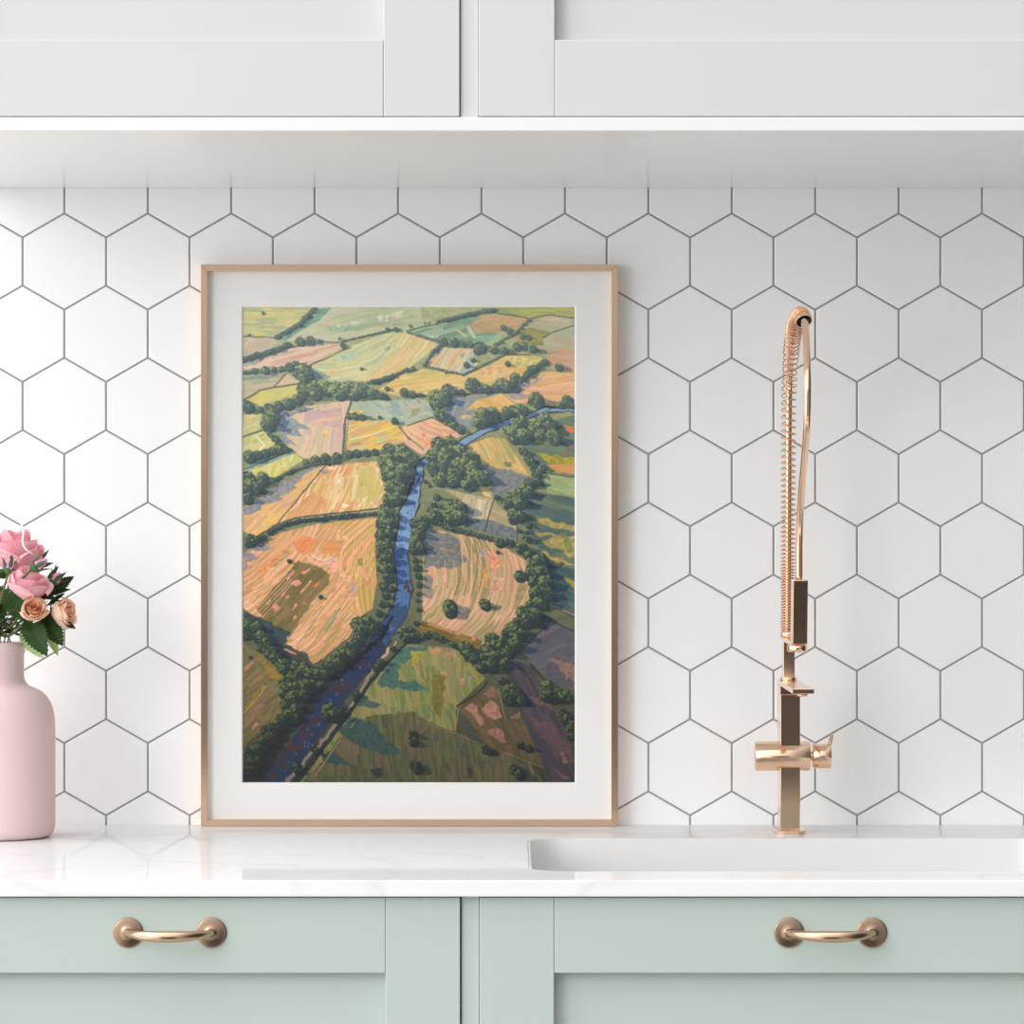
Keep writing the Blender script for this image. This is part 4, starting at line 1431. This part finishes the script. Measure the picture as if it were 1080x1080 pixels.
patch(C(3, 635, 130, 660, 125, 640, 175, 615, 172), (226, 206, 186), .95)
patch(C(3, 755, 290, 800, 235, 790, 235, 740, 290), (232, 214, 176), .95)
patch(C(3, 570, 60, 630, 65, 600, 85, 560, 78), (226, 186, 150), .9)
patch(C(3, 530, 85, 600, 95, 560, 108, 520, 100), (128, 134, 142), .9, 2)
patch(C(3, 750, 145, 800, 145, 790, 175, 755, 175), (178, 162, 84), .8)
patch(C(3, 650, 275, 700, 285, 660, 305, 645, 300), (232, 210, 180), .9)
patch(C(3, 835, 245, 870, 250, 865, 290, 830, 290), (206, 160, 140), .8)
line(C(3, 830, 50, 870, 150, 900, 215), 1.4, (228, 180, 130), .9)
# largest plough field
big_f = C(3, 85, 610, 85, 560, 200, 480, 350, 430, 500, 395, 850, 355, 840, 560, 850, 720, 825, 870, 740, 935, 690, 1040, 490, 1190, 310, 1060, 130, 905, 85, 870)
field(big_f, [(206, 152, 108), (196, 146, 100), (214, 160, 122), (186, 146, 92), (218, 168, 134)], -48, 30, 2.2, curve=0.15, furrow=.08)
field(C(3, 600, 380, 840, 360, 838, 560, 850, 720, 825, 870, 740, 930, 690, 880, 760, 760, 720, 690, 640, 650, 640, 560, 680, 480), [(200, 158, 92), (208, 162, 108), (182, 150, 84), (212, 150, 112)], -72, 34, 2.4, curve=-0.5, furrow=.12)
field(C(3, 370, 500, 430, 455, 510, 480, 450, 570, 400, 560), [(226, 140, 84), (214, 132, 82)], -50, 16, 2)
patch(C(3, 160, 660, 340, 525, 360, 540, 250, 640, 200, 685), (212, 134, 84), .9, 1.5)
patch(C(3, 245, 640, 350, 540, 360, 555, 270, 640), (150, 146, 90), .8)
field(C(3, 560, 490, 650, 480, 640, 560, 520, 560), [(218, 158, 92), (196, 150, 104), (210, 140, 84)], 2, 18, 2)
patch(C(3, 85, 560, 160, 520, 230, 500, 130, 560, 190, 590, 85, 615, 140, 640, 85, 655), (130, 128, 136), .85, 3)
patch(C(3, 120, 540, 200, 500, 260, 535, 200, 545), (124, 130, 128), .85, 3)
field(C(3, 160, 880, 290, 720, 400, 600, 470, 620, 530, 640, 575, 680, 575, 730, 500, 810, 420, 930, 340, 1040, 240, 970), [(118, 104, 58), (108, 98, 54), (128, 108, 66)], -50, 26, 2.6, warp=1.5)
for q in ((330, 700, 370, 655, 385, 660, 345, 715), (415, 665, 470, 640, 465, 655, 430, 680), (350, 735, 400, 710, 425, 730, 390, 750), (300, 800, 318, 778, 330, 790, 312, 808), (325, 815, 340, 795, 350, 805, 335, 820),
          (250, 870, 270, 845, 300, 870, 270, 890), (360, 880, 385, 840, 395, 850, 372, 885), (410, 785, 470, 710, 478, 718, 420, 795), (370, 920, 385, 910, 392, 930, 375, 938), (215, 850, 240, 825, 246, 834, 225, 855), (430, 845, 450, 835, 452, 843, 435, 852)):
    patch(C(3, *q), (206, 142, 118), .95, .8)
patch(C(3, 480, 750, 525, 710, 535, 715, 500, 752), (204, 120, 66), .9, .6)
# pale looping tracks
line(C(3, 450, 570, 470, 600, 520, 625, 580, 610, 620, 590), 3.2, (226, 168, 148), .95)
line(C(3, 470, 560, 500, 585, 545, 600, 590, 580), 1.2, (236, 196, 170), .95)
patch(C(3, 590, 600, 620, 610, 625, 670, 590, 670, 580, 630), (222, 156, 134), .9, 1)
patch(C(3, 610, 455, 650, 452, 690, 470, 680, 490, 620, 480), (222, 170, 118), .9, 1)
line(C(3, 720, 460, 660, 520, 635, 610, 640, 680, 700, 700), 1.0, (232, 190, 150), .95)
for k in range(7):
    x0_ = 700 + 18 * k
    line(C(3, x0_ + 70 - 4 * k, 375, x0_ + 20, 500, x0_ + 4, 620, x0_ + 10, 690), 0.8, (228, 182, 140), .75)
for k in range(11):
    x0_ = 400 + 26 * k
    line(C(3, x0_ + 60, 400 + 0.5 * k, x0_ - 10, 480), 0.8, (226, 176, 138), .7)
for k in range(9):
    line(C(3, 95 + 12 * k, 880 - 60 + 14 * k, 250 + 16 * k, 670 + 6 * k), 0.8, (228, 170, 142), .7)
for k in range(6):
    line(C(3, 110 + 8 * k, 640 + 26 * k, 330 + 8 * k, 480 + 22 * k), 0.8, (226, 172, 138), .6)
for k in range(11):
    line(C(5, 330 + 30 * k, 200 + 14 * k, 480 + 34 * k, -10 + 8 * k), 1.0, (222, 160, 124) if k % 2 else (126, 134, 92), .8)
line(C(3, 560, 1000, 640, 880), 3.0, (112, 148, 108), .85)
for q in ((580, 790, 640, 690, 655, 700, 600, 795), (640, 800, 690, 710, 700, 720, 655, 800)):
    patch(C(3, *q), (218, 150, 118), .9, .6)
patch(C(3, 705, 730, 725, 732, 720, 790, 700, 785), (150, 150, 156), .9)
patch(C(3, 740, 590, 768, 590, 765, 635, 740, 630), (140, 138, 72), .9)
patch(C(3, 780, 640, 800, 640, 805, 760, 782, 760), (216, 138, 112), .9)
patch(C(3, 600, 940, 620, 928, 635, 945, 615, 960), (222, 150, 120), .9)
line(C(3, 620, 920, 680, 830, 720, 815), 1.2, (226, 176, 140), .9)
# lower left
field(C(5, 85, 210, 180, 260, 320, 390, 300, 500, 305, 610, 180, 720, 85, 800), [(124, 108, 66), (112, 104, 60), (136, 112, 74), (104, 98, 58)], -38, 22, 2.4)
patch(C(5, 180, 290, 250, 340, 320, 400, 290, 430, 230, 400), (150, 120, 44), .85, 2)
patch(C(5, 90, 580, 200, 440, 215, 455, 100, 600), (140, 124, 36), .85, 2)
patch(C(5, 95, 640, 190, 540, 205, 552, 100, 672), (150, 112, 88), .8, 1)
patch(C(5, 130, 690, 165, 655, 175, 670, 145, 700), (182, 130, 110), .9, 1)
patch(C(5, 90, 340, 150, 310, 130, 340, 92, 380), (178, 122, 98), .8, 1)
line(C(5, 90, 210, 200, 400, 290, 500), 2.2, (120, 112, 84), .9)
line(C(5, 90, 610, 170, 520, 215, 455), 0.9, (188, 150, 110), .9)
line(C(5, 90, 690, 210, 560), 0.9, (170, 134, 100), .9)
line(C(5, 100, 785, 300, 620), 1.6, (104, 88, 64), .9)
patch(C(5, 85, 30, 200, 70, 250, 90, 350, 140, 330, 200, 230, 190, 85, 150), (48, 66, 70), .95, 3)
patch(C(5, 230, 180, 330, 220, 440, 260, 480, 330, 420, 330, 300, 290), (66, 66, 66), .9, 2)
line(C(5, 320, 240, 385, 270), 1.4, (198, 160, 130))
# dark road bands and field boundaries
DKL = (62, 74, 70)
for n_, w_, pp in ((1, 1.3, (85, 240, 270, 247)), (1, 1.2, (520, 272, 640, 272)), (1, 1.6, (640, 272, 900, 214, 990, 200)), (1, 1.6, (470, 402, 600, 350, 680, 305)), (1, 1.6, (85, 605, 180, 547, 420, 505)),
                   (1, 1.4, (330, 452, 262, 528)), (1, 1.4, (85, 812, 210, 772)), (1, 2.4, (706, 605, 668, 720, 655, 910)), (1, 1.4, (970, 745, 1040, 830)), (3, 1.6, (560, 55, 430, 210, 270, 405)),
                   (3, 2.4, (150, 475, 260, 405, 380, 358, 500, 345, 865, 305)), (2, 1.4, (0, 205, 170, 165, 490, 82)), (2, 1.2, (960, 172, 820, 220, 770, 250)), (2, 1.4, (100, 412, 320, 462, 545, 345, 700, 345)), (2, 1.4, (700, 138, 620, 210, 500, 290)),
                   (2, 1.6, (0, 590, 250, 570, 540, 560)), (2, 1.4, (450, 98, 700, 137, 800, 115, 960, 135)), (2, 1.4, (0, 748, 140, 702, 318, 800)), (2, 1.4, (800, 1020, 960, 1045)), (4, 1.6, (622, 390, 626, 510)), (1, 1.5, (85, 1000, 370, 893))):
    line(C(n_, *pp), w_, DKL, .8)
line(C(3, 270, 410, 400, 362, 510, 352, 870, 312), 1.0, (200, 178, 140), .9)
line(C(1, 480, 408, 700, 305), 0.9, (206, 190, 120), .9)
line(C(2, 560, 570, 620, 622), 1.4, (206, 190, 120), .9)
line(C(2, 330, 860, 480, 808, 560, 822, 700, 1030), 1.2, (128, 130, 84), .9)
line(C(6, 640, 250, 820, 80, 960, 148), 2.0, (52, 60, 58), .9)
line(C(6, 700, 330, 790, 430), 3.0, (50, 56, 52), .9)
# river
RV = C(2, 960, 662, 860, 660, 800, 655, 690, 690, 560, 730, 440, 775, 340, 830, 280, 870, 130, 925) + C(4, 75, 60, 55, 160, 25, 270, 0, 330) + \
    C(3, 1000, 480, 985, 560, 1000, 660, 1010, 760, 985, 880, 920, 985) + C(5, 900, 130, 850, 230, 760, 350, 650, 460, 560, 580, 480, 700, 400, 830, 300, 950, 250, 1020)
RWd = [2, 2.5, 4, 4.5, 5, 6, 7, 7, 5, 7, 9, 14, 17, 15, 14, 15, 16, 17, 20, 20, 18, 19, 22, 24, 24, 24, 24, 24]
RWd = [w * 0.9 for w in (RWd + [24] * 10)[:len(RV)]]
line(RV, [w + 3.5 for w in RWd], (56, 58, 52), 1, 2)
line(RV, RWd, (122, 152, 184), 1, 1)
i0 = next(i for i, p in enumerate(RV) if p[1] > 575)
line(RV[i0:], RWd[i0:], (76, 108, 148), 1, 1)
line(RV[i0 + 3:], RWd[i0 + 3:], (50, 76, 112), 1, 1)
line(RV[i0 + 6:], RWd[i0 + 6:], (34, 50, 80), 1, 1)
for k in range(150):
    j = prs.randint(8, len(RV) - 1)
    t = prs.uniform(0, 1)
    x = RV[j][0] * (1 - t) + RV[min(j + 1, len(RV) - 1)][0] * t + prs.uniform(-.42, .42) * RWd[j]
    y = RV[j][1] * (1 - t) + RV[min(j + 1, len(RV) - 1)][1] * t
    e_ = depth_t(y)
    c0 = np.array((140, 168, 200)) * (1 - e_) + np.array((58, 84, 132)) * e_
    if prs.uniform() < 0.4: c0 = c0 * 0.65
    dab(x, y, prs.uniform(.5, 1.4), prs.uniform(.8, 2.6), c0, .8)
for n_, x, y, rx, ry in ((4, 50, 130, 3, 6), (4, 20, 200, 3, 4), (4, 45, 90, 2, 4), (3, 985, 350, 2, 4), (5, 470, 670, 10, 10), (5, 390, 790, 8, 8), (5, 660, 440, 8, 5), (5, 780, 320, 6, 5), (5, 620, 470, 7, 4), (5, 850, 200, 5, 4), (5, 310, 880, 6, 8), (5, 235, 950, 7, 8), (4, 0, 760, 3, 10)):
    x0_, y0_ = C(n_, x, y)[0]
    for _ in range(9):
        dab(x0_ + prs.uniform(-1, 1) * rx, y0_ + prs.uniform(-1, 1) * ry, rx * prs.uniform(.2, .5), ry * prs.uniform(.15, .35), (74, 44, 42), .85)
# west bank shade and east road
line(C(5, 940, 70, 860, 180, 740, 300, 560, 440, 440, 600, 330, 720, 190, 880, 90, 1010), [4, 5, 6, 8, 11, 13, 16, 20], (34, 42, 46), .93, 3)
patch(C(5, 85, 900, 200, 850, 300, 760, 330, 800, 260, 900, 190, 1010, 85, 1010), (34, 38, 42), .9, 3)
line(C(5, 1026, 200, 940, 290, 820, 420, 700, 600, 560, 780, 440, 940, 380, 1010), [2, 3, 3.5, 4, 5, 6, 7], (38, 42, 46), .95)
line(C(5, 950, 210, 880, 290, 800, 410, 700, 560, 560, 740, 440, 880, 340, 1000), [2, 2.2, 2.5, 3, 3.5, 4, 5], (156, 134, 120), .9, 2)
line(C(5, 955, 200, 880, 280), 2.6, (206, 164, 150), .8, 3)
# hedges and trees
H(1, 12, 270, 245, 320, 220, 400, 170, 450, 120, 500, 78); H(1, 17, 85, 372, 220, 332, 340, 290); T(1, 410, 268, 30, 468, 262, 28, 520, 264, 12, 636, 252, 9, 120, 232, 9, 200, 104, 10)
H(1, 7, 650, 268, 900, 212); T(1, 655, 290, 18, 910, 200, 14, 958, 200, 16); H(1, 9, 85, 445, 140, 440); T(1, 150, 437, 20, 212, 432, 26, 262, 428, 18, 305, 425, 20, 350, 412, 26, 385, 400, 24)
T(1, 430, 440, 52, 400, 450, 34, 430, 480, 30, 762, 425, 11); T(1, 430, 540, 40, 490, 540, 46, 560, 535, 46, 620, 540, 48, 690, 540, 50, 760, 545, 46, 830, 565, 34, 870, 580, 24, 420, 575, 30, 500, 575, 34, 640, 575, 34, 720, 575, 34)
T(1, 340, 625, 38, 395, 600, 34, 290, 635, 30, 230, 645, 28, 185, 655, 20, 110, 640, 40, 240, 700, 50, 225, 740, 46, 260, 665, 34); H(1, 14, 230, 790, 290, 855, 300, 880)
T(1, 120, 925, 40, 170, 915, 28, 215, 905, 26, 290, 880, 34, 250, 895, 26, 330, 880, 16, 110, 1050, 44, 195, 1045, 36, 120, 1090, 50); H(1, 9, 640, 955, 470, 975, 360, 1010, 240, 1070)
T(1, 445, 965, 24, 500, 945, 30, 555, 930, 28, 620, 925, 26, 690, 912, 26, 735, 908, 26, 790, 905, 24, 840, 900, 22); H(1, 6, 668, 740, 655, 900); T(1, 690, 695, 20, 725, 695, 24, 765, 700, 22, 865, 700, 12, 950, 722, 22, 908, 538, 16, 820, 580, 22)
H(1, 13, 800, 505, 900, 482, 1026, 430); T(1, 1005, 560, 28, 1050, 570, 24)
H(2, 12, 170, 155, 350, 112, 490, 84); H(2, 8, 0, 215, 80, 240, 170, 265); T(2, 200, 268, 30, 262, 272, 30, 320, 280, 20, 355, 285, 20, 412, 300, 36, 395, 325, 22, 490, 315, 26, 550, 320, 26, 548, 190, 20, 580, 210, 22, 15, 180, 10, 100, 165, 8, 122, 162, 7)
H(2, 10, 95, 405, 150, 320, 190, 292); H(2, 9, 500, 290, 620, 215, 700, 140); H(2, 7, 120, 415, 320, 458, 545, 348); T(2, 335, 402, 20, 372, 375, 16, 570, 395, 17, 30, 422, 14, 218, 442, 10, 655, 240, 20, 690, 245, 18, 625, 300, 28, 668, 295, 28, 710, 310, 28)
H(2, 18, 785, 385, 700, 430, 650, 490); T(2, 612, 475, 30, 600, 505, 26, 540, 518, 46, 570, 530, 30, 370, 515, 44, 450, 540, 28, 500, 535, 28, 420, 545, 22, 310, 555, 18, 265, 555, 18, 30, 572, 16, 70, 572, 12)
T(2, 228, 545, 38, 165, 590, 50, 200, 590, 46, 160, 630, 36, 180, 680, 34, 200, 700, 28, 260, 745, 26, 300, 775, 24, 230, 720, 22)
T(2, 430, 700, 58, 480, 690, 50, 410, 730, 40, 565, 670, 34, 600, 660, 30, 650, 660, 38, 730, 600, 46, 910, 605, 34, 875, 630, 24, 935, 635, 18, 862, 415, 26, 740, 625, 30)
T(2, 600, 790, 48, 655, 810, 46, 640, 735, 46, 610, 830, 30, 570, 770, 30, 775, 720, 50, 740, 770, 50, 800, 760, 44, 760, 800, 34, 828, 815, 44, 840, 840, 26)
H(2, 22, 655, 890, 700, 955, 725, 1010, 735, 1070); T(2, 770, 992, 24)
T(2, 180, 860, 52, 240, 850, 46, 150, 920, 50, 230, 920, 56, 300, 900, 50, 360, 940, 52, 300, 980, 56, 200, 990, 60, 140, 990, 36, 370, 990, 44, 380, 1040, 50, 430, 1050, 46, 250, 1050, 56, 350, 1080, 46, 180, 1060, 40)
T(4, 210, 130, 34, 150, 100, 26, 100, 150, 14, 125, 175, 12, 270, 150, 30)
T(1, 920, 890, 44, 990, 900, 50, 900, 950, 50, 960, 960, 56, 1020, 940, 50, 930, 1010, 54, 1000, 1010, 50, 1060, 950, 30, 1050, 1010, 26, 960, 1060, 54)
T(3, 920, 110, 50, 970, 130, 48, 940, 180, 50, 985, 190, 34, 925, 250, 46, 960, 250, 38, 890, 300, 28, 900, 340, 46, 880, 390, 40, 920, 390, 34, 900, 450, 46, 870, 460, 36, 890, 520, 48, 890, 590, 46, 925, 560, 26, 905, 650, 40, 880, 640, 34, 915, 700, 34, 890, 750, 30, 930, 760, 22, 900, 800, 26, 880, 850, 24, 905, 850, 18, 860, 900, 24)
T(4, 60, 450, 40, 40, 500, 40, 70, 530, 34, 30, 540, 30, 40, 390, 36, 90, 370, 34, 80, 410, 30, 155, 350, 44, 130, 320, 24, 165, 240, 22, 150, 285, 22, 190, 290, 16, 245, 290, 44, 290, 300, 48, 260, 350, 54, 300, 350, 40)
T(4, 50, 640, 26, 40, 600, 20, 60, 690, 20, 65, 740, 20, 60, 790, 16, 55, 830, 14, 60, 880, 14, 50, 960, 18, 15, 1000, 24, 20, 1040, 30)
H(4, 17, 190, 400, 300, 430, 420, 462, 500, 482); T(4, 525, 500, 30, 560, 490, 24, 595, 500, 20, 515, 555, 12)
T(4, 695, 160, 36, 735, 110, 30, 730, 150, 30, 650, 210, 44, 690, 210, 34, 590, 250, 44, 570, 280, 34, 640, 270, 42, 610, 330, 42, 640, 350, 34, 600, 370, 28, 690, 400, 22, 510, 240, 18, 540, 260, 16); T(4, 640, 430, 14, 665, 470, 14, 690, 480, 22, 680, 440, 14)
T(4, 650, 530, 38, 690, 570, 34, 720, 620, 46, 760, 600, 44, 710, 670, 44, 760, 670, 44, 640, 690, 36, 670, 690, 24, 720, 720, 40, 780, 730, 46, 790, 790, 44, 730, 790, 44, 760, 840, 46, 710, 860, 40, 660, 900, 46, 720, 920, 46, 670, 950, 46, 620, 950, 26)
T(4, 238, 860, 42, 242, 895, 38, 440, 850, 34, 448, 868, 24)
T(6, 600, 130, 46, 570, 160, 40, 630, 160, 46, 610, 220, 46, 570, 260, 40, 680, 80, 46, 720, 50, 40, 480, 190, 46, 520, 230, 50, 460, 250, 46, 490, 290, 50, 430, 300, 34, 330, 240, 44, 350, 275, 40, 380, 300, 34, 420, 345, 36, 540, 425, 26, 470, 340, 44, 560, 330, 36)
T(6, 585, 480, 50, 610, 520, 50, 580, 530, 40, 650, 540, 30, 805, 470, 50, 830, 510, 48, 790, 510, 40, 900, 510, 40, 940, 520, 30, 885, 610, 30, 910, 650, 40, 940, 690, 40, 935, 740, 28, 30, 730, 30, 30, 770, 32, 445, 815, 30, 465, 830, 22, 40, 905, 34, 55, 930, 30, 645, 790, 26, 690, 810, 26, 610, 930, 34, 640, 960, 34)
H(6, 20, 50, 175, 130, 160, 200, 188, 280, 225)
T(5, 110, 110, 40, 160, 120, 36, 100, 160, 34, 185, 180, 44, 215, 210, 38, 190, 230, 34, 240, 260, 44, 270, 290, 36, 310, 330, 40, 320, 360, 34, 390, 350, 46, 440, 360, 44, 380, 400, 44, 480, 380, 44, 520, 380, 36, 330, 440, 46, 370, 470, 46, 430, 460, 46, 320, 490, 40, 370, 520, 40, 420, 510, 40, 470, 450, 34)
T(5, 570, 350, 40, 600, 310, 40, 640, 280, 42, 630, 330, 36, 680, 240, 40, 700, 270, 34, 740, 190, 40, 720, 220, 36, 740, 100, 44, 790, 90, 44, 760, 140, 44, 820, 130, 36, 850, 100, 26, 550, 390, 30)
T(5, 330, 560, 36, 390, 580, 34, 350, 620, 38, 300, 650, 40, 380, 640, 30, 260, 690, 40, 220, 710, 40, 240, 750, 36, 190, 780, 40, 160, 820, 40, 110, 840, 44, 120, 890, 44, 170, 880, 30, 100, 940, 36, 140, 930, 26)
T(5, 1000, 150, 36, 1020, 180, 30, 940, 240, 20, 870, 320, 26, 850, 350, 26, 735, 500, 24, 725, 530, 18, 660, 575, 22, 580, 590, 42, 610, 620, 46, 560, 630, 30, 640, 600, 24, 490, 810, 24, 505, 830, 22, 390, 910, 30, 400, 945, 24, 125, 290, 12)
H(3, 20, 110, 510, 200, 465); T(3, 125, 475, 30, 350, 605, 15, 527, 808, 15, 100, 200, 40, 150, 190, 36, 190, 150, 34, 110, 250, 34, 190, 120, 26); H(3, 14, 230, 440, 330, 390, 450, 370, 560, 358, 700, 345, 840, 335)
draw_trees()
# haze over the far country and the dim foreground are painted in, with canvas grain and impasto flecks
hz_ = np.clip(1 - (PYY - OY) / 260.0, 0, 1)[..., None] * 0.2
canvas = canvas * (1 - hz_) + np.array((206, 204, 178)) * hz_
canvas *= (0.97 + 0.06 * vnoise(PXX * 1.3, PYY * 1.3, 50))[..., None]
vt_ = np.clip((PYY - OY) / 504.0, 0, 1)[..., None]
canvas = np.clip(canvas * (1.07 - 0.06 * vt_ - 0.26 * np.clip((vt_ - 0.62) / 0.38, 0, 1) ** 1.3), 14, 250) * PAINT_GAIN
canvas = np.clip(canvas / 255.0, 0, 1)
lin = np.where(canvas <= 0.04045, canvas / 12.92, ((canvas + 0.055) / 1.055) ** 2.4)
GX, GY = 470, 671
bx_ = np.clip((np.arange(GX) / (GX - 1) * (CW - 1)), 0, CW - 1)
by_ = np.clip((np.arange(GY) / (GY - 1) * (CH - 1)), 0, CH - 1)
xi, yi = np.minimum(bx_.astype(int), CW - 2), np.minimum(by_.astype(int), CH - 2)
fx, fy = (bx_ - xi)[None, :, None], (by_ - yi)[:, None, None]
smp = (lin[yi][:, xi] * (1 - fx) + lin[yi][:, xi + 1] * fx) * (1 - fy) + (lin[yi + 1][:, xi] * (1 - fx) + lin[yi + 1][:, xi + 1] * fx) * fy
px0, px1, pz0, pz1 = ax0 + bv * 0.5, ax1 - bv * 0.5, az0 + bv * 0.5, az1 - bv * 0.5
co = np.zeros((GY, GX, 3))
co[..., 0] = np.linspace(px0, px1, GX)[None, :] - pic.location.x
co[..., 1] = (-MD + 0.0019) - pic.location.y
co[..., 2] = np.linspace(pz1, pz0, GY)[:, None] - pic.location.z
idx = np.arange(GX * GY).reshape(GY, GX)
quads = np.stack([idx[1:, :-1], idx[1:, 1:], idx[:-1, 1:], idx[:-1, :-1]], -1).reshape(-1, 4)
me = bpy.data.meshes.new('landscape_print')
me.vertices.add(GX * GY)
me.vertices.foreach_set('co', co.reshape(-1).astype(np.float32))
me.loops.add(quads.size)
me.loops.foreach_set('vertex_index', quads.reshape(-1).astype(np.int32))
me.polygons.add(len(quads))
me.polygons.foreach_set('loop_start', np.arange(0, quads.size, 4, dtype=np.int32))
me.polygons.foreach_set('loop_total', np.full(len(quads), 4, dtype=np.int32))
me.update(calc_edges=True)
ca = me.color_attributes.new('paint', 'FLOAT_COLOR', 'POINT')
rgba = np.ones((GX * GY, 4), np.float32)
rgba[:, :3] = smp.reshape(-1, 3)
ca.data.foreach_set('color', rgba.reshape(-1))
pm = mat('printed_paper', (0.5, 0.5, 0.5, 1), 0.55, spec=0.35)
an = pm.node_tree.nodes.new('ShaderNodeVertexColor')
an.layer_name = 'paint'
pm.node_tree.links.new(an.outputs['Color'], pm.node_tree.nodes['Principled BSDF'].inputs['Base Color'])
me.materials.append(pm)
po = bpy.data.objects.new('landscape_print', me)
COL.objects.link(po)
po.parent = pic
